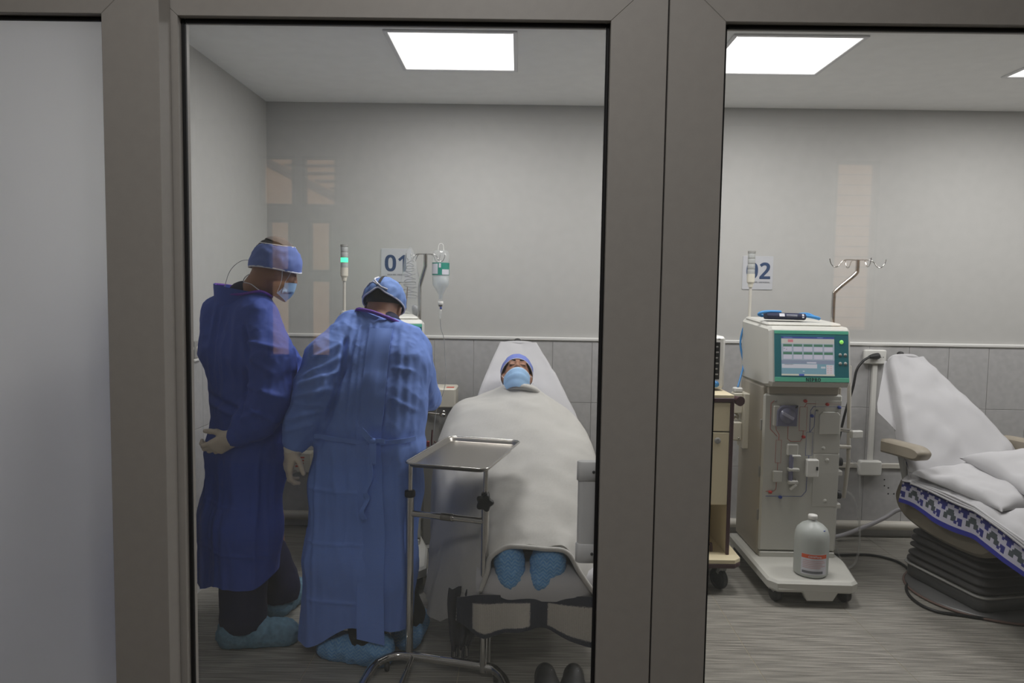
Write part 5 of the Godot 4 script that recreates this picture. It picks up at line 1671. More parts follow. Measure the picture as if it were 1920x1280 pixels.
func head_field(s: Sdf, xf: Transform3D, neck_to: Vector3, k := 0.022):
	var b := xf.basis
	s.ell(xf * V(0, 0.030, -0.018), V(0.074, 0.092, 0.094), k, b)
	s.ell(xf * V(0, -0.028, 0.024), V(0.060, 0.084, 0.066), k, b)
	s.ell(xf * V(0, -0.094, 0.045), V(0.036, 0.027, 0.034), k, b)
	s.cap(xf * V(-0.05, -0.05, 0.0), xf * V(-0.028, -0.088, 0.042), 0.022, 0.020, k)
	s.cap(xf * V(0.05, -0.05, 0.0), xf * V(0.028, -0.088, 0.042), 0.022, 0.020, k)
	s.cap(xf * V(-0.036, 0.026, 0.074), xf * V(0.036, 0.026, 0.074), 0.012, 0.012, k)
	s.cap(xf * V(0, 0.016, 0.086), xf * V(0, -0.030, 0.106), 0.008, 0.0125, 0.014)
	s.ell(xf * V(-0.012, -0.033, 0.096), V(0.009, 0.008, 0.010), 0.008, b)
	s.ell(xf * V(0.012, -0.033, 0.096), V(0.009, 0.008, 0.010), 0.008, b)
	s.ell(xf * V(0, -0.066, 0.082), V(0.024, 0.011, 0.012), 0.012, b)
	for e in [-1.0, 1.0]:
		s.ell(xf * V(e * 0.078, -0.012, -0.008), V(0.009, 0.031, 0.019), 0.012, b * Basis(Vector3.UP, e * -0.35))
	s.cap(xf * V(0, -0.05, -0.028), neck_to, 0.058, 0.062, 0.04)
	for e in [-1.0, 1.0]:
		s.cut(xf * V(e * 0.031, 0.004, 0.094), V(0.016, 0.010, 0.010), 0.012, b)
		s.ell(xf * V(e * 0.031, 0.002, 0.076), V(0.015, 0.012, 0.012), 0.006, b)

func eyes(o: Node3D, xf: Transform3D):
	mat("lash", rgb(20, 15, 14), 0.8)
	for e in [-1.0, 1.0]:
		part(o, "eyelid_line", G.new().tube(curve([xf * V(e * 0.017, -0.001, 0.086), xf * V(e * 0.024, -0.005, 0.0895), xf * V(e * 0.033, -0.0065, 0.0885), xf * V(e * 0.043, -0.003, 0.082)], 3), 0.0016, 5).done(), M.lash)
		part(o, "eyebrow", G.new().tube(curve([xf * V(e * 0.012, 0.024, 0.092), xf * V(e * 0.030, 0.030, 0.088), xf * V(e * 0.048, 0.024, 0.074)], 4), [0.003, 0.0036, 0.0036, 0.0036, 0.0036, 0.0036, 0.003, 0.002, 0.0015], 5).done(), M.lash)
		part(o, "nostril", G.new().ball(xf * V(e * 0.0075, -0.042, 0.103), V(0.0042, 0.003, 0.0042), 8, 5, xf.basis).done(), M.lash)

func shell_cap(xf: Transform3D, r: Vector3, lo: Callable, hi: Callable, wrinkle := 0.004, rows_n := 14, cols := 48) -> ArrayMesh:
	# part of an ellipsoid between two angles from the local y axis that depend on the azimuth
	var rows := []
	for i in rows_n + 1:
		var row := PackedVector3Array()
		for k in cols:
			var a := TAU * k / cols
			var f: float = lerpf(hi.call(a), lo.call(a), float(i) / rows_n)
			var d := V(sin(f) * sin(a), cos(f), sin(f) * cos(a))
			var q := d * r
			var w := wrinkle * (rz.get_noise_3d(q.x * 16.0, q.y * 10.0, q.z * 16.0) + 0.7 * nz.get_noise_3d(q.x * 30.0, q.y * 14.0, q.z * 30.0))
			row.append(xf * (q + d * w))
		rows.append(row)
	return G.new().grid(rows, true).done()

func rim_line(xf: Transform3D, r: Vector3, at: Callable, rad: float, cols := 48) -> ArrayMesh:
	var pts := []
	for k in cols + 1:
		var a := TAU * k / cols
		var f: float = at.call(a)
		pts.append(xf * (V(sin(f) * sin(a), cos(f), sin(f) * cos(a)) * (r * 1.01)))
	return G.new().tube(pts, rad, 6, false).done()

func hand_field(s: Sdf, xf: Transform3D, side: float, curl: Array, thumb: Array):
	# local: y along the fingers, z out of the palm, x towards the thumb times side
	var bases := [V(0.030, 0.088, 0), V(0.011, 0.094, 0), V(-0.009, 0.090, 0), V(-0.028, 0.080, 0)]
	var lens := [[0.040, 0.024, 0.020], [0.044, 0.027, 0.021], [0.040, 0.025, 0.020], [0.031, 0.019, 0.017]]
	var rad := [0.0100, 0.0102, 0.0098, 0.0088]
	for f in 4:
		var p: Vector3 = bases[f]
		p.x *= side
		s.cap(xf * V(p.x * 0.72, 0.010, 0), xf * p, 0.019, 0.0135, 0.014)
		var a := 0.0
		var q := p
		for j in 3:
			a += curl[j] * (1.0 + 0.10 * f)
			var n: Vector3 = q + V(p.x * 0.10, cos(a), sin(a)).normalized() * lens[f][j]
			s.cap(xf * q, xf * n, rad[f] * (1.0 - 0.07 * j), rad[f] * (0.95 - 0.08 * j), 0.005)
			q = n
	s.cap(xf * V(0, -0.05, 0), xf * V(0, 0.02, 0), 0.031, 0.030, 0.02)
	var t0 := V(0.022 * side, 0.022, 0.006)
	var d := V(thumb[0] * side, thumb[1], thumb[2]).normalized()
	var t1 := t0 + d * 0.040
	var d2 := V(thumb[3] * side, thumb[4], thumb[5]).normalized()
	var t2 := t1 + d2 * 0.032
	s.cap(xf * t0, xf * t1, 0.016, 0.0125, 0.012)
	s.cap(xf * t1, xf * t2, 0.0122, 0.0110, 0.006)
	s.cap(xf * t2, xf * (t2 + d2 * 0.022), 0.0110, 0.0092, 0.005)

func frame(o: Vector3, y: Vector3, z: Vector3) -> Transform3D:
	var yy := y.normalized()
	var zz := (z - yy * z.dot(yy)).normalized()
	return Transform3D(Basis(yy.cross(zz), yy, zz), o)

func shoe_cover(o: Node3D, heel: Vector3, toe: Vector3, ankle: Vector3, m: Material):
	var d := (toe - heel).normalized()
	var s := Sdf.new()
	s.cap(heel + d * 0.05 + V(0, 0.045, 0), toe - d * 0.06 + V(0, 0.036, 0), 0.056, 0.050, 0.05)
	s.cap(heel + d * 0.15 + V(0, 0.05, 0), toe - d * 0.08 + V(0, 0.034, 0), 0.054, 0.054, 0.05)
	s.cap(heel + d * 0.06 + V(0, 0.07, 0), ankle, 0.055, 0.052, 0.06)
	s.build(0.009)
	s.bend(func(p: Vector3, n: Vector3):
		var w := 0.006 * rz.get_noise_3d(p.x * 16.0, p.y * 9.0, p.z * 16.0) + 0.004 * nz.get_noise_3d(p.x * 30.0, p.y * 30.0, p.z * 30.0)
		var q := p + n * w
		return V(q.x, maxf(q.y, 0.0015), q.z))
	s.trim(func(p: Vector3): return ankle.y + 0.012 - p.y if p.y > ankle.y else 1.0)
	part(o, "shoe_cover", s.mesh(), m)

func cloth_folds(p: Vector3, n: Vector3, tall: float, fine: float, sd: float) -> Vector3:
	# long hanging folds, then creases that break across them
	var v := rz.get_noise_3d(p.x * 7.5 + sd, p.y * 0.7, p.z * 7.5) * tall
	var b := rz.get_noise_3d(p.x * 3.4 + p.y * 2.6, p.y * 3.0 - p.x * 2.0 + sd, p.z * 3.4)
	v += signf(b) * pow(absf(b), 1.6) * fine
	v += rz.get_noise_3d(p.x * 11.0 - p.y * 5.0, p.y * 7.0, p.z * 11.0 + sd) * fine * 0.35
	return p + n * v

# ridges and furrows along segments of the x-y plane: x1, y1, x2, y2, width, height
func creases(p: Vector3, list: Array) -> float:
	var v := 0.0
	for c in list:
		var ax: float = c[0]
		var ay: float = c[1]
		var dx: float = c[2] - ax
		var dy: float = c[3] - ay
		var t: float = ((p.x - ax) * dx + (p.y - ay) * dy) / (dx * dx + dy * dy)
		if t < -0.1 or t > 1.1:
			continue
		var ex := p.x - ax - dx * t
		var ey := p.y - ay - dy * t
		var d2: float = (ex * ex + ey * ey) / (c[4] * c[4])
		if d2 < 6.0:
			v += c[5] * exp(-d2) * smoothstep(-0.1, 0.15, t) * smoothstep(1.1, 0.8, t)
	return v

# the finished surface at (x, y), from a z_map
func top_of(zm: Dictionary, x: float, y: float) -> Vector3:
	var c := Vector2i(roundi(x * 100.0), roundi(y * 100.0))
	var z := -9.0
	for i in range(-1, 2):
		for j in range(-1, 2):
			z = maxf(z, zm.get(c + Vector2i(i, j), -9.0))
	return V(x, y, z if z > -8.0 else -3.2)

func people_mats():
	mat("skin_tan", rgb(152, 108, 84), 0.55).subsurf_scatter_strength = 0.0
	mat("skin_warm", rgb(152, 110, 88), 0.55)
	mat("hair_dark", rgb(26, 22, 22), 0.75)
	mat("hair_grey", rgb(108, 102, 98), 0.9)
	for c in [["gown_deep", 58, 84, 172], ["gown_light", 114, 147, 224], ["cap_blue", 104, 126, 196], ["cap_light", 110, 142, 204], ["cap_periwinkle", 116, 132, 204]]:
		var m := mat(c[0], rgb(c[1], c[2], c[3]), 0.8)
		tri_tex(m, noise_tex(0.12, 2, Color(0.92, 0.92, 0.92), Color.WHITE, FastNoiseLite.TYPE_SIMPLEX, 256, 21), null, V(5, 5, 5), 0.0)
	mat("collar_purple", rgb(108, 58, 168), 0.7)
	mat("scrubs_navy", rgb(26, 30, 62), 0.85)
	mat("trousers_navy", rgb(17, 20, 56), 0.85)
	mat("trousers_black", rgb(10, 10, 14), 0.9)
	mat("glove", rgb(206, 194, 176), 0.5)
	mat("glove_cuff", rgb(220, 214, 200), 0.6)
	mat("string_white", rgb(216, 216, 222), 0.8)
	mat("mask_blue", rgb(150, 186, 222), 0.75)
	mat("mask_edge", rgb(222, 222, 228), 0.75)
	# embossed tread of the shoe covers
	var im := Image.create(64, 64, false, Image.FORMAT_RGB8)
	for y in 64:
		for x in 64:
			var zz := absi((x % 16) - 8)
			var on := (y + zz) % 8 < 3
			im.set_pixel(x, y, rgb(136, 176, 208) if on else rgb(88, 146, 202))
	var sc := mat("shoe_blue", Color.WHITE, 0.7)
	tri_tex(sc, ImageTexture.create_from_image(im), null, V(9, 9, 9), 0.0)
	var s2 := mat("shoe_teal", rgb(116, 158, 182), 0.7)
	tri_tex(s2, noise_tex(0.06, 3, Color(0.75, 0.75, 0.75), Color.WHITE, FastNoiseLite.TYPE_CELLULAR, 256, 2), null, V(4, 4, 4), 0.0)

func patient():
	people_mats()
	var o := thing("person", "patient in blue cap and mask lying back under a white blanket", "person", V(0.0, 0.9, -3.9))
	var off := -o.position
	var up := V(0.02, 0.66, -0.75)
	var fwd := V(0.03, 0.75, 0.66)
	var xf := frame(V(-0.005, 1.105, -4.09), up, fwd)
	var hd := Sdf.new()
	head_field(hd, xf, V(0.0, 0.955, -4.01))
	hd.build(0.0042)
	var g := G.new()
	hd.add_to(g)
	var bd := Sdf.new()
	bd.chain([V(-0.10, 0.855, -3.90), V(-0.09, 0.70, -3.66)], [0.075, 0.075], 0.06)
	bd.chain([V(0.10, 0.855, -3.90), V(0.10, 0.70, -3.66)], [0.075, 0.075], 0.06)
	bd.cap(V(0, 0.96, -4.02), V(0, 0.86, -3.92), 0.052, 0.07, 0.05)
	bd.chain([V(-0.08, 0.68, -3.62), V(-0.05, 0.60, -3.28), V(-0.02, 0.53, -3.0)], [0.085, 0.06, 0.042], 0.04)
	bd.chain([V(0.12, 0.68, -3.62), V(0.13, 0.60, -3.28), V(0.13, 0.53, -3.0)], [0.085, 0.06, 0.042], 0.04)
	bd.chain([V(-0.19, 0.87, -3.93), V(-0.29, 0.74, -3.76), V(-0.22, 0.70, -3.56)], [0.05, 0.042, 0.035], 0.03)
	bd.chain([V(0.19, 0.85, -3.93), V(0.29, 0.72, -3.76), V(0.24, 0.70, -3.56)], [0.05, 0.042, 0.035], 0.03)
	bd.build(0.02)
	bd.add_to(g)
	part(o, "body", g.done(), M.skin_warm, Transform3D(Basis(), off))
	var hn := Node3D.new()
	eyes_at(o, xf, off)
	# cap
	var cxf := frame(xf * V(0, 0.028, -0.020), xf.basis.y, xf.basis.z)
	var r := V(0.091, 0.110, 0.108)
	var lo := func(a: float) -> float: return 1.56 + 0.36 * (1.0 - cos(a)) * 0.5 + 0.25 * pow(absf(sin(a)), 2.0) - 0.12
	var cap := part(o, "cap", shell_cap(cxf, r, func(_a: float): return 0.0, lo, 0.003), M.cap_periwinkle, Transform3D(Basis(), off))
	part(cap, "cap_trim", rim_line(cxf, r, lo, 0.0026), M.string_white)
	# pleated mask pushed low on the face
	var mk := []
	for i in 10:
		var v := i / 9.0
		var row := PackedVector3Array()
		for k in 23:
			var u := -1.0 + k / 11.0
			var ang := u * 1.15
			var rr := 0.104 - 0.016 * absf(u) * absf(u) + 0.010 * sin(v * PI) + 0.0035 * sin(v * 17.0)
			row.append(xf * V(sin(ang) * 0.078, lerpf(-0.128, -0.047, v) - 0.018 * u * u - 0.030 * (1.0 - u * u) * (1.0 - v) * (1.0 - v) + 0.010 * u * (1.0 if v > 0.5 else 0.4), cos(ang) * (rr - 0.008) + 0.020 - 0.034 * (1.0 - v) * (1.0 - v)))
		mk.append(row)
	var ms := part(o, "mask", G.new().cloth(mk, 0.002).done(), M.mask_blue, Transform3D(Basis(), off))
	var edge := []
	for k in 23:
		edge.append(mk[9][k])
	part(ms, "mask_trim", G.new().tube(edge, 0.0024, 5).done(), M.mask_edge)
	for e in [0, 22]:
		var sgn := -1.0 if e == 0 else 1.0
		part(ms, "ear_loop", G.new().tube(curve([mk[9][e], xf * V(sgn * 0.084, -0.030, 0.02), xf * V(sgn * 0.088, -0.02, -0.012)], 4), 0.0013, 5).done(), M.string_white)
		part(ms, "ear_loop", G.new().tube(curve([mk[0][e], xf * V(sgn * 0.086, -0.075, 0.02), xf * V(sgn * 0.090, -0.05, -0.012)], 4), 0.0013, 5).done(), M.string_white)
	# covered feet
	for q in [[V(-0.022, 0.478, -2.915), V(0.056, 0.075, 0.055), 0.12, V(-0.016, 0.42, -2.90)], [V(0.135, 0.482, -2.915), V(0.070, 0.066, 0.055), -0.55, V(0.10, 0.42, -2.895)]]:
		var s := Sdf.new()
		s.ell(q[0], q[1], 0.04, Basis(Vector3.BACK, q[2]))
		s.ell(q[3], V(0.042, 0.040, 0.045), 0.05)
		s.cap(q[0] + V(0, 0.02, -0.03), q[0] + V(0, 0.03, -0.12), 0.05, 0.045, 0.04)
		s.build(0.007)
		s.bend(func(p: Vector3, n: Vector3): return p + n * (0.005 * rz.get_noise_3d(p.x * 22.0, p.y * 22.0, p.z * 12.0) + 0.003 * nz.get_noise_3d(p.x * 40.0, p.y * 40.0, p.z * 20.0)))
		part(o, "shoe_cover", s.mesh(), M.shoe_blue, Transform3D(Basis(), off))
	fleece()

func eyes_at(o: Node3D, xf: Transform3D, off: Vector3):
	eyes(o, Transform3D(xf.basis, xf.origin + off))

func fleece():
	var m := mat("fleece_white", rgb(190, 188, 183), 0.95)
	tri_tex(m, noise_tex(0.05, 4, Color(0.94, 0.94, 0.94), Color.WHITE, FastNoiseLite.TYPE_SIMPLEX, 512, 31), null, V(3, 3, 3), 0.0)
	var S := [
		[V(-0.285, 0.935, -4.05), V(-0.235, 0.975, -4.065), V(-0.17, 1.005, -4.06), V(-0.08, 1.064, -3.975), V(0, 1.080, -3.952), V(0.07, 1.064, -3.965), V(0.14, 1.005, -4.04), V(0.19, 0.975, -4.05), V(0.225, 0.945, -4.05), V(0.255, 0.905, -4.04)],
		[V(-0.372, 0.80, -3.96), V(-0.357, 0.91, -3.97), V(-0.30, 0.965, -3.97), V(-0.18, 0.995, -3.94), V(0, 1.018, -3.91), V(0.15, 0.985, -3.94), V(0.24, 0.952, -3.96), V(0.30, 0.905, -3.97), V(0.335, 0.84, -3.99), V(0.342, 0.74, -3.98)],
		[V(-0.402, 0.50, -3.85), V(-0.405, 0.74, -3.85), V(-0.38, 0.865, -3.85), V(-0.25, 0.94, -3.83), V(0, 0.962, -3.80), V(0.18, 0.94, -3.83), V(0.30, 0.89, -3.85), V(0.372, 0.82, -3.85), V(0.392, 0.70, -3.85), V(0.397, 0.5, -3.85)],
		[V(-0.405, 0.32, -3.60), V(-0.410, 0.60, -3.60), V(-0.385, 0.76, -3.60), V(-0.27, 0.83, -3.60), V(0, 0.858, -3.60), V(0.2, 0.85, -3.60), V(0.33, 0.80, -3.60), V(0.40, 0.72, -3.60), V(0.42, 0.55, -3.60), V(0.425, 0.32, -3.60)],
		[V(-0.395, 0.22, -3.36), V(-0.375, 0.45, -3.36), V(-0.335, 0.62, -3.36), V(-0.21, 0.71, -3.36), V(0, 0.750, -3.36), V(0.2, 0.745, -3.36), V(0.32, 0.69, -3.36), V(0.41, 0.60, -3.36), V(0.43, 0.45, -3.36), V(0.435, 0.28, -3.36)],
		[V(-0.375, 0.165, -3.16), V(-0.32, 0.34, -3.15), V(-0.235, 0.51, -3.12), V(-0.14, 0.61, -3.11), V(0, 0.655, -3.11), V(0.15, 0.65, -3.11), V(0.25, 0.605, -3.11), V(0.34, 0.51, -3.10), V(0.39, 0.41, -3.10), V(0.43, 0.28, -3.10)],
		[V(-0.318, 0.150, -3.09), V(-0.225, 0.255, -2.99), V(-0.135, 0.37, -2.885), V(-0.098, 0.515, -2.880), V(0.02, 0.558, -2.890), V(0.11, 0.552, -2.886), V(0.205, 0.540, -2.890), V(0.26, 0.460, -2.880), V(0.33, 0.372, -2.875), V(0.42, 0.325, -2.89)],
	]
	var rows := []
	for i in S.size():
		S[i] = curve(S[i], 8)
	var nc: int = S[0].size()
	var cols := []
	for k in nc:
		var line := []
		for i in S.size():
			line.append(S[i][k])
		cols.append(curve(line, 14))
	var nr: int = cols[0].size()
	for i in nr:
		var row := PackedVector3Array()
		for k in nc:
			var p: Vector3 = cols[k][nr - 1 - i]
			var u := absf(k / (nc - 1.0) - 0.5) * 2.0
			var side := smoothstep(0.55, 0.95, u)
			var fold := sheet_wave(p, 0.011, 3.6) + 0.012 * nz.get_noise_3d(p.x * 2.2, p.y * 2.2, p.z * 2.2) + 0.004 * rz.get_noise_3d(p.x * 9.0, p.y * 9.0, p.z * 6.0)
			var hang := side * (0.016 * rz.get_noise_2d(p.z * 7.0, p.y * 1.2) + 0.010 * sin(p.z * 34.0 + p.y * 5.0))
			row.append(p + V(signf(k - nc / 2.0) * hang, fold * (1.0 - side), 0.3 * fold))
		rows.append(row)
	var b := thing("fleece_blanket", "white fleece blanket covering the patient up to the chin", "blanket")
	part(b, "blanket", G.new().cloth(rows, 0.010).done(), M.fleece_white)
	# rolled edge at the neck
	part(b, "turned_edge", G.new().tube(curve([V(-0.20, 0.988, -4.03), V(-0.12, 1.018, -3.985), V(0.0, 1.058, -3.940), V(0.08, 1.044, -3.950), V(0.14, 0.996, -3.985), V(0.20, 0.962, -4.01)], 6), [0.006, 0.008, 0.010, 0.012, 0.013, 0.014, 0.015, 0.016, 0.017, 0.018, 0.018, 0.018, 0.018, 0.018, 0.018, 0.018, 0.017, 0.017, 0.017, 0.017, 0.017, 0.017, 0.016, 0.016, 0.015, 0.014, 0.013, 0.012, 0.010, 0.008, 0.006], 10).done(), M.fleece_white)
	part(b, "hem_roll", G.new().tube(curve([V(-0.135, 0.38, -2.875), V(-0.108, 0.46, -2.870), V(-0.098, 0.515, -2.870), V(-0.04, 0.552, -2.885), V(0.02, 0.560, -2.878), V(0.11, 0.554, -2.874), V(0.205, 0.541, -2.878), V(0.26, 0.460, -2.868), V(0.33, 0.372, -2.864), V(0.42, 0.325, -2.88)], 5), 0.010, 8).done(), M.fleece_white)

func nurse_one():
	var o := thing("person", "standing person in deep blue gown holding one gloved hand behind the back", "person", V(-1.22, 0, -3.32))
	var off := Transform3D(Basis(), -o.position)
	# head, bowed and turned to the right
	var fwd := V(0.74, -0.42, -0.54)
	var xf := frame(V(-1.104, 1.662, -3.365), V(0.34, 0.92, -0.20), fwd)
	var hd := Sdf.new()
	var nb := V(-1.235, 1.50, -3.35)
	head_field(hd, xf, nb)
	hd.build(0.0042)
	var g := G.new()
	hd.add_to(g)
	var bd := Sdf.new()
	bd.cap(nb + V(0.02, 0.03, 0), V(-1.25, 1.38, -3.35), 0.06, 0.09, 0.05)
	bd.chain([V(-1.25, 1.36, -3.35), V(-1.22, 1.08, -3.33), V(-1.22, 0.88, -3.32)], [0.10, 0.10, 0.11], 0.05)
	bd.chain([V(-1.18, 0.86, -3.27), V(-1.17, 0.48, -3.21), V(-1.19, 0.09, -3.16)], [0.08, 0.055, 0.04], 0.03)
	bd.chain([V(-1.24, 0.86, -3.38), V(-1.16, 0.48, -3.44), V(-1.13, 0.09, -3.47)], [0.08, 0.055, 0.04], 0.03)
	bd.chain([V(-1.14, 1.41, -3.24), V(-1.07, 1.07, -3.15), V(-1.19, 0.94, -3.10)], [0.05, 0.042, 0.03], 0.02)
	bd.chain([V(-1.36, 1.41, -3.46), V(-1.10, 1.10, -3.55), V(-0.95, 1.02, -3.72)], [0.05, 0.042, 0.03], 0.02)
	bd.build(0.02)
	bd.add_to(g)
	part(o, "body", g.done(), M.skin_tan, off)
	# gown
	var s := Sdf.new()
	var r := V(0.707, 0, 0.707)
	var mid := [V(-1.245, 1.43, -3.35), V(-1.245, 1.27, -3.345), V(-1.215, 1.07, -3.33), V(-1.225, 0.82, -3.32), V(-1.255, 0.50, -3.31), V(-1.275, 0.16, -3.30)]
	var w := [0.105, 0.12, 0.095, 0.095, 0.10, 0.10]
	var rad := [0.088, 0.118, 0.115, 0.128, 0.128, 0.128]
	for e in [-1.0, 0.0, 1.0]:
		var pts := []
		for i in mid.size():
			pts.append(mid[i] + r * w[i] * e)
		var rr := rad.duplicate()
		if e == 0.0:
			rr[0] = 0.100
		s.chain(pts, rr, 0.07)
	s.cap(V(-1.27, 1.47, -3.36), V(-1.19, 1.47, -3.33), 0.075, 0.07, 0.07)
	s.cap(V(-1.362, 1.445, -3.37), V(-1.362, 1.30, -3.36), 0.078, 0.076, 0.06)
	s.chain([V(-1.135, 1.43, -3.235), V(-1.06, 1.26, -3.165), V(-1.048, 1.09, -3.135)], [0.078, 0.088, 0.088], 0.05)
	s.chain([V(-1.048, 1.09, -3.135), V(-1.11, 1.01, -3.105), V(-1.185, 0.945, -3.09)], [0.086, 0.072, 0.047], 0.04)
	s.chain([V(-1.345, 1.42, -3.47), V(-1.15, 1.22, -3.53), V(-1.06, 1.10, -3.52)], [0.085, 0.085, 0.085], 0.05)
	s.chain([V(-1.06, 1.10, -3.52), V(-0.98, 1.04, -3.64), V(-0.93, 1.01, -3.74)], [0.085, 0.065, 0.05], 0.04)
	s.build(0.0135)
	s.refine()
	var marks := [[-1.34, 1.48, -1.37, 1.14, 0.012, 0.008], [-1.30, 1.50, -1.325, 1.12, 0.010, 0.008], [-1.26, 1.47, -1.275, 1.10, 0.010, 0.007], [-1.215, 1.46, -1.21, 1.16, 0.012, 0.006], [-1.175, 1.42, -1.12, 1.24, 0.013, -0.016], [-1.15, 1.34, -1.0, 1.31, 0.010, 0.011], [-1.15, 1.24, -1.155, 1.0, 0.014, -0.022], [-1.12, 1.28, -1.02, 1.21, 0.012, 0.010], [-1.13, 1.16, -0.98, 1.11, 0.012, 0.012], [-1.13, 1.08, -1.0, 1.01, 0.012, 0.012], [-1.06, 1.20, -1.04, 1.04, 0.010, 0.008], [-1.15, 1.02, -1.06, 1.06, 0.011, 0.010], [-1.40, 1.085, -1.17, 1.045, 0.014, -0.014], [-1.40, 1.05, -1.20, 1.02, 0.012, 0.008], [-1.10, 0.90, -1.135, 0.28, 0.008, 0.010], [-1.37, 0.82, -1.41, 0.28, 0.016, 0.008], [-1.25, 0.86, -1.27, 0.28, 0.012, 0.005], [-1.42, 0.62, -1.05, 0.61, 0.007, 0.003], [-1.42, 0.42, -1.05, 0.41, 0.007, 0.003]]
	s.bend(func(p: Vector3, n: Vector3):
		var low := smoothstep(1.1, 0.6, p.y)
		return cloth_folds(p, n, lerpf(0.005, 0.011, low), lerpf(0.008, 0.003, low), 3.0) + n * creases(p, marks) * smoothstep(-0.2, 0.2, n.z))
	s.trim(func(p: Vector3): return p.y - (0.262 - 0.05 * smoothstep(-1.30, -1.42, p.x) + 0.08 * smoothstep(-1.14, -1.0, p.x)))
	var gw := part(o, "gown", s.mesh(), M.gown_deep, off)
	part(gw, "collar_binding", G.new().tube(curve([V(-1.380, 1.580, -3.36), V(-1.360, 1.555, -3.315), V(-1.30, 1.540, -3.262), V(-1.22, 1.538, -3.245), V(-1.14, 1.552, -3.262), V(-1.115, 1.53, -3.33), V(-1.16, 1.53, -3.42), V(-1.27, 1.56, -3.455), V(-1.35, 1.575, -3.43), V(-1.380, 1.580, -3.36)], 4), 0.0065, 6, false).done(), M.collar_purple)
	var cl := []
	for row in [[0.0, 1.0], [0.5, 1.03], [1.0, 1.05]]:
		var line := PackedVector3Array()
		for k in 25:
			var a := TAU * k / 24.0
			line.append(V(-1.25 + 0.122 * cos(a) * row[1], lerpf(1.46, 1.562, row[0]) + 0.022 * -cos(a) * row[0] * 1.0, -3.352 - 0.105 * sin(a) * row[1]))
		cl.append(line)
	part(gw, "collar", G.new().grid(cl).done(), M.gown_deep)
	var sc := Sdf.new()
	sc.cap(V(-1.262, 1.43, -3.352), V(-1.248, 1.528, -3.352), 0.085, 0.070, 0.03)
	sc.build(0.012)
	part(o, "scrub_shirt", sc.mesh(), M.scrubs_navy, off)
	# trousers
	for q in [[V(-1.225, 0.42, -3.26), V(-1.21, 0.28, -3.215), V(-1.195, 0.11, -3.17)], [V(-1.21, 0.42, -3.38), V(-1.17, 0.28, -3.43), V(-1.135, 0.13, -3.47)]]:
		var t := Sdf.new()
		t.chain(q, [0.085, 0.092, 0.098], 0.03)
		t.build(0.014)
		t.bend(func(p: Vector3, n: Vector3): return cloth_folds(p, n, 0.006, 0.006, 9.0))
		t.trim(func(p: Vector3): return p.y - 0.075)
		part(o, "trouser_leg", t.mesh(), M.trousers_navy, off)
	var fo := Node3D.new()
	shoe_cover_at(o, off, V(-1.285, 0, -3.135), V(-0.95, 0, -3.205), V(-1.19, 0.125, -3.155), M.shoe_teal)
	shoe_cover_at(o, off, V(-1.15, 0, -3.41), V(-1.09, 0, -3.72), V(-1.13, 0.125, -3.47), M.shoe_teal)
	# gloved hand behind the back
	var h := Sdf.new()
	var hx := frame(V(-1.197, 0.936, -3.085), V(-0.86, -0.50, 0.04), V(-0.25, 0.45, -0.85))
	hand_field(h, hx, -1.0, [0.35, 0.75, 0.55], [0.75, 0.6, 0.35, 0.35, 0.85, 0.45])
	h.build(0.0035)
	var gl := part(o, "glove", h.mesh(), M.glove, off)
	part(gl, "glove_cuff", G.new().tube([V(-1.165, 0.953, -3.088), V(-1.178, 0.946, -3.087), V(-1.192, 0.938, -3.086), V(-1.205, 0.931, -3.085)], [0.042, 0.043, 0.042, 0.036], 16, false).done(), M.glove_cuff)
	# hair and cap
	var up := frame(xf * V(0, 0.000, -0.002), V(0.06, 1.0, 0.02), V(0.82, 0, -0.57))
	part(o, "hair", shell_cap(frame(xf * V(0, 0.030, -0.018), xf.basis.y, xf.basis.z), V(0.079, 0.098, 0.099), func(_a: float): return 0.0, func(a: float): return 1.30 + 1.08 * (1.0 - cos(a)) * 0.5, 0.003), M.hair_dark, off)
	part(o, "crown_hair", shell_cap(frame(xf * V(0, 0.030, -0.018), xf.basis.y, xf.basis.z), V(0.082, 0.102, 0.102), func(_a: float): return 0.0, func(_a: float): return 0.85, 0.003), M.hair_grey, off)
	var cr := V(0.098, 0.130, 0.115)
	var lo := func(a: float) -> float: return 1.66 + 0.05 * cos(a) - 0.04 * sin(2 * a)
	var hi := func(a: float) -> float: return 0.72 + 0.06 * cos(a + 0.6)
	var cp := part(o, "cap", shell_cap(up, cr, hi, lo, 0.006), M.cap_blue, off)
	part(cp, "cap_trim", rim_line(up, cr, lo, 0.0036), M.string_white)
	part(cp, "cap_trim", rim_line(up, cr, hi, 0.0032), M.string_white)
	var kn := V(-1.187, 1.632, -3.31)
	part(cp, "cap_tie", G.new().tube(curve([kn, V(-1.215, 1.622, -3.31), V(-1.232, 1.600, -3.31), V(-1.222, 1.586, -3.31), V(-1.200, 1.605, -3.31), kn], 4), 0.0022, 6).done(), M.string_white)
	part(cp, "cap_tie", G.new().tube([kn, V(-1.174, 1.602, -3.305)], 0.003, 6).done(), M.string_white)
	part(cp, "cap_tie", G.new().tube(curve([V(-1.195, 1.69, -3.33), V(-1.25, 1.686, -3.33), V(-1.30, 1.640, -3.33), V(-1.322, 1.565, -3.32)], 6), 0.0016, 6).done(), M.string_white)
	part(cp, "cap_tie", G.new().tube(curve([V(-1.225, 1.590, -3.30), V(-1.19, 1.583, -3.285), V(-1.155, 1.560, -3.275), V(-1.13, 1.545, -3.27)], 5), 0.0022, 6).done(), M.string_white)
	# mask
	var mk := []
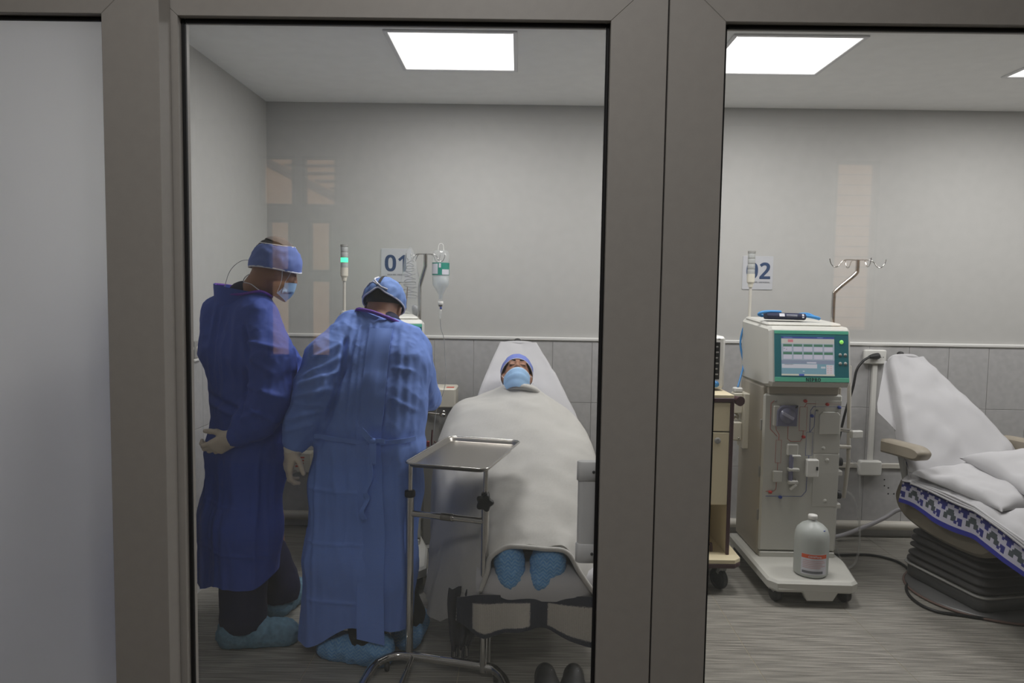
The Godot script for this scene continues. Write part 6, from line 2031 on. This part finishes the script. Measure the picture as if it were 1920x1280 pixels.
	for i in 9:
		var v := i / 8.0
		var row := PackedVector3Array()
		for k in 23:
			var u := -1.0 + k / 11.0
			var ang := u * 1.35
			row.append(xf * V(sin(ang) * 0.070, lerpf(-0.130, -0.030, v) + 0.018 * u * u * (1.0 if v < 0.5 else -1.4), cos(ang) * 0.090 + 0.024 + 0.012 * sin(v * PI) - 0.014 * (1.0 - v)))
		mk.append(row)
	var ms := part(o, "mask", G.new().cloth(mk, 0.002).done(), M.mask_blue, off)
	for e in [0, 22]:
		var sg := -1.0 if e == 0 else 1.0
		part(ms, "ear_loop", G.new().tube(curve([mk[0][e], xf * V(sg * 0.086, -0.05, 0.02), xf * V(sg * 0.090, 0.01, -0.005)], 4), 0.0014, 5).done(), M.string_white)
		part(ms, "ear_loop", G.new().tube(curve([mk[8][e], xf * V(sg * 0.080, 0.0, 0.045), xf * V(sg * 0.088, 0.02, 0.01)], 4), 0.0014, 5).done(), M.string_white)
	eyes_at(o, xf, -o.position)

func shoe_cover_at(o: Node3D, off: Transform3D, heel: Vector3, toe: Vector3, ankle: Vector3, m: Material):
	shoe_cover(o, heel, toe, ankle, m)
	var c: Node3D = o.get_child(o.get_child_count() - 1)
	c.transform = off

func strip(pts: Array, side: Vector3, w: float, th := 0.0015) -> ArrayMesh:
	var a := PackedVector3Array()
	var b := PackedVector3Array()
	for p in pts:
		a.append(p - side * w / 2)
		b.append(p + side * w / 2)
	return G.new().cloth([a, b], th).done()

func nurse_two():
	var o := thing("person", "bending person in lighter blue gown seen from behind, gown tied at waist", "person", V(-0.64, 0, -3.12))
	var off := Transform3D(Basis(), -o.position)
	var fwd := V(0.16, -0.62, -0.77)
	var xf := frame(V(-0.630, 1.472, -3.455), V(0.02, 0.80, -0.62), fwd)
	xf.basis = Basis(V(0, 0, 1), -0.10) * xf.basis
	var nb := V(-0.625, 1.385, -3.33)
	var hd := Sdf.new()
	head_field(hd, xf, nb)
	hd.build(0.0045)
	var g := G.new()
	hd.add_to(g)
	var bd := Sdf.new()
	bd.cap(nb + V(0, 0.02, -0.02), V(-0.63, 1.26, -3.28), 0.06, 0.09, 0.05)
	bd.chain([V(-0.63, 1.26, -3.28), V(-0.635, 1.05, -3.19), V(-0.64, 0.88, -3.13)], [0.10, 0.10, 0.11], 0.05)
	bd.chain([V(-0.73, 0.86, -3.13), V(-0.70, 0.48, -3.08), V(-0.625, 0.10, -3.02)], [0.08, 0.055, 0.04], 0.03)
	bd.chain([V(-0.55, 0.86, -3.13), V(-0.52, 0.48, -3.17), V(-0.475, 0.10, -3.20)], [0.08, 0.055, 0.04], 0.03)
	bd.chain([V(-0.80, 1.32, -3.26), V(-0.865, 1.12, -3.16), V(-0.945, 0.93, -3.10)], [0.05, 0.042, 0.03], 0.02)
	bd.chain([V(-0.47, 1.27, -3.34), V(-0.47, 1.10, -3.46), V(-0.43, 1.02, -3.66)], [0.05, 0.042, 0.03], 0.02)
	bd.build(0.02)
	bd.add_to(g)
	part(o, "body", g.done(), M.skin_tan, off)
	# gown
	var s := Sdf.new()
	var r := V(0.975, 0, 0.22)
	var mid := [V(-0.632, 1.355, -3.335), V(-0.630, 1.23, -3.275), V(-0.632, 1.08, -3.205), V(-0.632, 0.92, -3.15), V(-0.648, 0.72, -3.135), V(-0.668, 0.40, -3.125), V(-0.690, 0.0, -3.12)]
	var w := [0.130, 0.130, 0.115, 0.108, 0.115, 0.120, 0.130]
	var rad := [0.085, 0.108, 0.115, 0.118, 0.124, 0.122, 0.120]
	for e in [-1.0, -0.33, 0.33, 1.0]:
		var pts := []
		for i in mid.size():
			pts.append(mid[i] + r * w[i] * e + V(0, -0.028 * e if i == 0 else 0.0, 0))
		var rr := rad.duplicate()
		if absf(e) < 0.5:
			rr[0] = 0.090
		s.chain(pts, rr, 0.06)
	s.chain([V(-0.775, 1.335, -3.285), V(-0.832, 1.255, -3.22), V(-0.866, 1.128, -3.165), V(-0.907, 1.005, -3.125), V(-0.940, 0.925, -3.105)], [0.085, 0.094, 0.096, 0.080, 0.056], 0.04)
	s.chain([V(-0.478, 1.285, -3.355), V(-0.475, 1.14, -3.44), V(-0.46, 1.06, -3.53), V(-0.43, 1.02, -3.66)], [0.085, 0.080, 0.072, 0.052], 0.04)
	s.build(0.0135)
	s.refine()
	var marks := [[-0.735, 1.37, -0.75, 1.02, 0.011, 0.009], [-0.70, 1.40, -0.705, 0.98, 0.009, 0.010], [-0.675, 1.41, -0.668, 0.97, 0.009, 0.009], [-0.650, 1.41, -0.635, 0.97, 0.008, 0.009], [-0.625, 1.41, -0.605, 0.97, 0.008, 0.008], [-0.60, 1.41, -0.583, 0.97, 0.009, 0.008], [-0.50, 1.33, -0.495, 0.99, 0.012, 0.008], [-0.46, 1.28, -0.46, 1.0, 0.012, 0.008], [-0.53, 1.24, -0.44, 1.22, 0.010, 0.008], [-0.53, 1.12, -0.42, 1.06, 0.010, 0.008], [-0.75, 1.35, -0.745, 1.20, 0.012, -0.018], [-0.745, 1.22, -0.80, 1.0, 0.012, -0.022], [-0.76, 1.33, -0.87, 1.27, 0.011, 0.012], [-0.755, 1.28, -0.91, 1.19, 0.012, 0.013], [-0.77, 1.215, -0.93, 1.16, 0.012, 0.012], [-0.765, 1.24, -0.86, 1.10, 0.011, 0.009], [-0.79, 1.15, -0.95, 1.11, 0.012, 0.012], [-0.80, 1.08, -0.94, 1.09, 0.011, 0.009], [-0.82, 1.06, -0.965, 1.02, 0.012, 0.012], [-0.85, 1.01, -0.975, 0.97, 0.010, 0.010], [-0.87, 0.73, -0.62, 0.735, 0.006, 0.005], [-0.88, 0.50, -0.62, 0.515, 0.006, 0.005], [-0.88, 0.255, -0.64, 0.27, 0.006, 0.005], [-0.83, 0.92, -0.85, 0.16, 0.010, 0.007], [-0.76, 0.92, -0.74, 0.72, 0.012, 0.008], [-0.70, 0.92, -0.68, 0.74, 0.012, 0.008], [-0.49, 0.93, -0.47, 0.20, 0.014, 0.010]]
	s.bend(func(p: Vector3, n: Vector3):
		var low := smoothstep(1.0, 0.7, p.y)
		var back := smoothstep(0.1, 0.6, n.z) * smoothstep(0.95, 1.05, p.y) * smoothstep(-0.80, -0.74, p.x)
		var q := cloth_folds(p, n, lerpf(0.004, 0.009, low), lerpf(0.007, 0.003, low), 14.0) + n * creases(p, marks) * smoothstep(-0.2, 0.2, n.z)
		# pleats that run from the neck down to the tie
		q += n * back * 0.002 * sin(p.x * 170.0)
		# drawn in by the tie
		q -= n * 0.010 * exp(-pow((p.y - 0.955) / 0.03, 2.0)) * smoothstep(-0.86, -0.82, p.x)
		return q)
	s.trim(func(p: Vector3): return p.y - (0.045 + 0.12 * smoothstep(-0.90, -0.66, p.x) - 0.02 * smoothstep(-0.6, -0.45, p.x)))
	var gw := part(o, "gown", s.mesh(), M.gown_light, off)
	var zm := s.z_map()
	# overlapping back panel
	var edge_r := curve([Vector2(-0.548, 1.40), Vector2(-0.548, 1.22), Vector2(-0.548, 1.08), Vector2(-0.555, 0.96), Vector2(-0.545, 0.80), Vector2(-0.532, 0.55), Vector2(-0.535, 0.32), Vector2(-0.530, 0.135)], 6)
	var rows := []
	for i in edge_r.size():
		var e: Vector2 = edge_r[i]
		var row := PackedVector3Array()
		var wd := lerpf(0.10, 0.115, i / float(edge_r.size()))
		for k in 9:
			var u := k / 8.0
			var x := e.x - wd * (1.0 - u)
			var p := top_of(zm, x, maxf(e.y, 0.19))
			p.y = e.y - (0.0 if e.y > 0.3 else 0.03 * u * (0.3 - e.y) / 0.2)
			var lift := -0.004 + 0.014 * u + 0.004 * sin(e.y * 11.0 + u * 3.0)
			if e.y > 0.9 and e.y < 1.0:
				lift = 0.004
			p.z += lift
			if e.y < 0.45:
				p.z = maxf(p.z, lerpf(-2.945, p.z, smoothstep(0.15, 0.45, e.y)))
			row.append(p)
		rows.append(row)
	rows.reverse()
	part(gw, "back_panel", G.new().cloth(rows, 0.002).done(), M.gown_light)
	# waist tie
	var belt := []
	for k in 21:
		var x := lerpf(-0.845, -0.42, k / 20.0)
		belt.append(top_of(zm, x, 0.955 - 0.012 * sin(k / 20.0 * PI)) + V(0, 0, 0.006))
	part(gw, "waist_tie", strip(belt, V(0, 1, 0), 0.019, 0.004), M.gown_light)
	var kn := top_of(zm, -0.585, 0.955) + V(0, 0, 0.032)
	part(gw, "tie_knot", G.new().ball(kn, V(0.020, 0.014, 0.012), 10, 6).done(), M.gown_light)
	part(gw, "tie_loop", strip(curve([kn, kn + V(0.006, -0.02, 0.016), kn + V(0.004, -0.07, 0.018), kn + V(0.002, -0.095, 0.010), kn + V(0.0, -0.07, 0.004), kn], 4), V(1, 0, 0), 0.026, 0.002), M.gown_light)
	part(gw, "tie_loop", strip(curve([kn, kn + V(-0.018, 0.018, 0.01), kn + V(-0.032, 0.036, 0.012), kn + V(-0.045, 0.045, 0.004)], 4), V(0.6, 0.8, 0), 0.024, 0.002), M.gown_light)
	part(gw, "tie_loop", strip(curve([kn, kn + V(0.03, 0.004, 0.008), kn + V(0.052, 0.0, 0.004), kn + V(0.03, -0.006, 0.002)], 4), V(0, 1, 0), 0.016, 0.002), M.gown_light)
	part(gw, "tie_tail", strip(curve([kn, kn + V(-0.008, -0.07, 0.012), kn + V(-0.006, -0.15, 0.016), kn + V(-0.026, -0.205, 0.02), kn + V(-0.016, -0.235, 0.016), kn + V(-0.040, -0.285, 0.02), kn + V(-0.030, -0.32, 0.012)], 5), V(0.9, 0.3, 0.3).normalized(), 0.022, 0.002), M.gown_light)
	# collar
	part(gw, "collar_binding", G.new().tube(curve([V(-0.738, 1.470, -3.36), V(-0.715, 1.478, -3.310), V(-0.655, 1.470, -3.278), V(-0.60, 1.452, -3.272), V(-0.545, 1.428, -3.285), V(-0.497, 1.395, -3.335), V(-0.505, 1.39, -3.43), V(-0.60, 1.40, -3.47), V(-0.70, 1.45, -3.44), V(-0.738, 1.470, -3.36)], 5), 0.0085, 6, false).done(), M.collar_purple)
	var cl := []
	for t in 3:
		var line := PackedVector3Array()
		for k in 25:
			var a := TAU * k / 24.0
			var sp := lerpf(1.18, 1.0, t / 2.0)
			line.append(V(-0.622 + 0.108 * cos(a) * sp, lerpf(1.36, 1.446, t / 2.0) - 0.040 * cos(a), -3.372 - 0.094 * sin(a) * sp))
		cl.append(line)
	part(gw, "collar", G.new().grid(cl).done(), M.gown_light)
	var sc := Sdf.new()
	sc.cap(V(-0.622, 1.33, -3.35), V(-0.603, 1.402, -3.375), 0.085, 0.070, 0.03)
	sc.build(0.012)
	part(o, "scrub_shirt", sc.mesh(), M.scrubs_navy, off)
	# trousers and covers
	for q in [[V(-0.665, 0.30, -3.13), V(-0.64, 0.20, -3.09), V(-0.615, 0.12, -3.05)], [V(-0.55, 0.34, -3.15), V(-0.515, 0.24, -3.18), V(-0.482, 0.13, -3.20)]]:
		var t := Sdf.new()
		t.chain(q, [0.070, 0.074, 0.082], 0.03)
		t.build(0.014)
		t.bend(func(p: Vector3, n: Vector3): return cloth_folds(p, n, 0.006, 0.007, 5.0))
		t.trim(func(p: Vector3): return p.y - 0.055)
		part(o, "trouser_leg", t.mesh(), M.trousers_black, off)
	shoe_cover_at(o, off, V(-0.515, 0, -3.0), V(-0.845, 0, -3.10), V(-0.61, 0.115, -3.045), M.shoe_blue)
	shoe_cover_at(o, off, V(-0.475, 0, -3.12), V(-0.455, 0, -3.42), V(-0.474, 0.115, -3.20), M.shoe_blue)
	# hanging gloved hand
	var h := Sdf.new()
	var hx := frame(V(-0.950, 0.892, -3.098), V(-0.24, -0.97, 0.05), V(0.80, -0.15, -0.55))
	hand_field(h, hx, 1.0, [0.35, 0.65, 0.5], [0.9, 0.55, 0.45, 0.35, 0.9, 0.5])
	h.build(0.0035)
	var gl := part(o, "glove", h.mesh(), M.glove, off)
	part(gl, "glove_cuff", G.new().tube([V(-0.940, 0.925, -3.104), V(-0.944, 0.905, -3.100), V(-0.948, 0.885, -3.098), V(-0.951, 0.872, -3.097)], [0.040, 0.0415, 0.042, 0.036], 16, false).done(), M.glove_cuff)
	# hair, cap and its ties
	var hc := frame(xf * V(0, 0.030, -0.018), xf.basis.y, xf.basis.z)
	part(o, "hair", shell_cap(hc, V(0.080, 0.099, 0.101), func(_a: float): return 0.0, func(a: float): return 1.15 + 1.05 * (1.0 - cos(a)) * 0.5, 0.002), M.hair_dark, off)
	var cr := V(0.096, 0.118, 0.116)
	var lo := func(a: float) -> float: return 1.45 + 0.30 * (1.0 - cos(a)) * 0.5 + 0.10 * absf(sin(a)) - 0.16 * exp(-pow((absf(a - PI)) / 0.28, 2.0))
	var hi := func(a: float) -> float: return 0.30 + 0.32 * exp(-pow((a - PI) / 0.16, 2.0))
	var cp := part(o, "cap", shell_cap(hc, cr, hi, lo, 0.006, 16, 64), M.cap_light, off)
	part(cp, "cap_trim", rim_line(hc, cr, lo, 0.0038, 64), M.string_white)
	part(cp, "cap_trim", rim_line(hc, cr, hi, 0.0032, 64), M.string_white)
	var on := func(f: float, a: float) -> Vector3: return hc * (V(sin(f) * sin(a), cos(f), sin(f) * cos(a)) * (cr * 1.05))
	part(cp, "cap_slit", strip([on.call(0.55, PI), on.call(0.75, PI), on.call(0.95, PI), on.call(1.15, PI), on.call(1.35, PI)], hc.basis.x, 0.013), M.hair_dark)
	part(cp, "cap_tie", G.new().tube([on.call(1.62, PI + 0.45), on.call(1.58, PI + 0.15), on.call(1.38, PI - 0.12), on.call(1.12, PI - 0.38), on.call(0.92, PI - 0.50), on.call(0.7, PI - 0.5)], 0.0042, 6).done(), M.string_white)
	part(cp, "cap_tie", G.new().tube([on.call(1.46, PI - 0.05), on.call(1.28, PI - 0.35), on.call(1.26, PI - 0.60), on.call(1.42, PI - 0.95), on.call(1.60, PI - 1.25)], 0.0034, 6).done(), M.string_white)
	# mask loops behind the ears
	for e in [-1.0, 1.0]:
		part(o, "ear_loop", G.new().tube(curve([xf * V(e * 0.074, 0.01, 0.02), xf * V(e * 0.086, 0.012, -0.008), xf * V(e * 0.084, -0.02, -0.022), xf * V(e * 0.072, -0.05, 0.01)], 4), 0.0014, 5).done(), M.string_white, off)
	var mk := []
	for i in 7:
		var v := i / 6.0
		var row := PackedVector3Array()
		for k in 17:
			var ang := (-1.0 + k / 8.0) * 1.3
			row.append(xf * V(sin(ang) * 0.074, lerpf(-0.135, -0.02, v), cos(ang) * 0.092 + 0.026 + 0.012 * sin(v * PI) - 0.014 * (1.0 - v)))
		mk.append(row)
	part(o, "mask", G.new().cloth(mk, 0.002).done(), M.mask_blue, off)
	eyes_at(o, xf, -o.position)
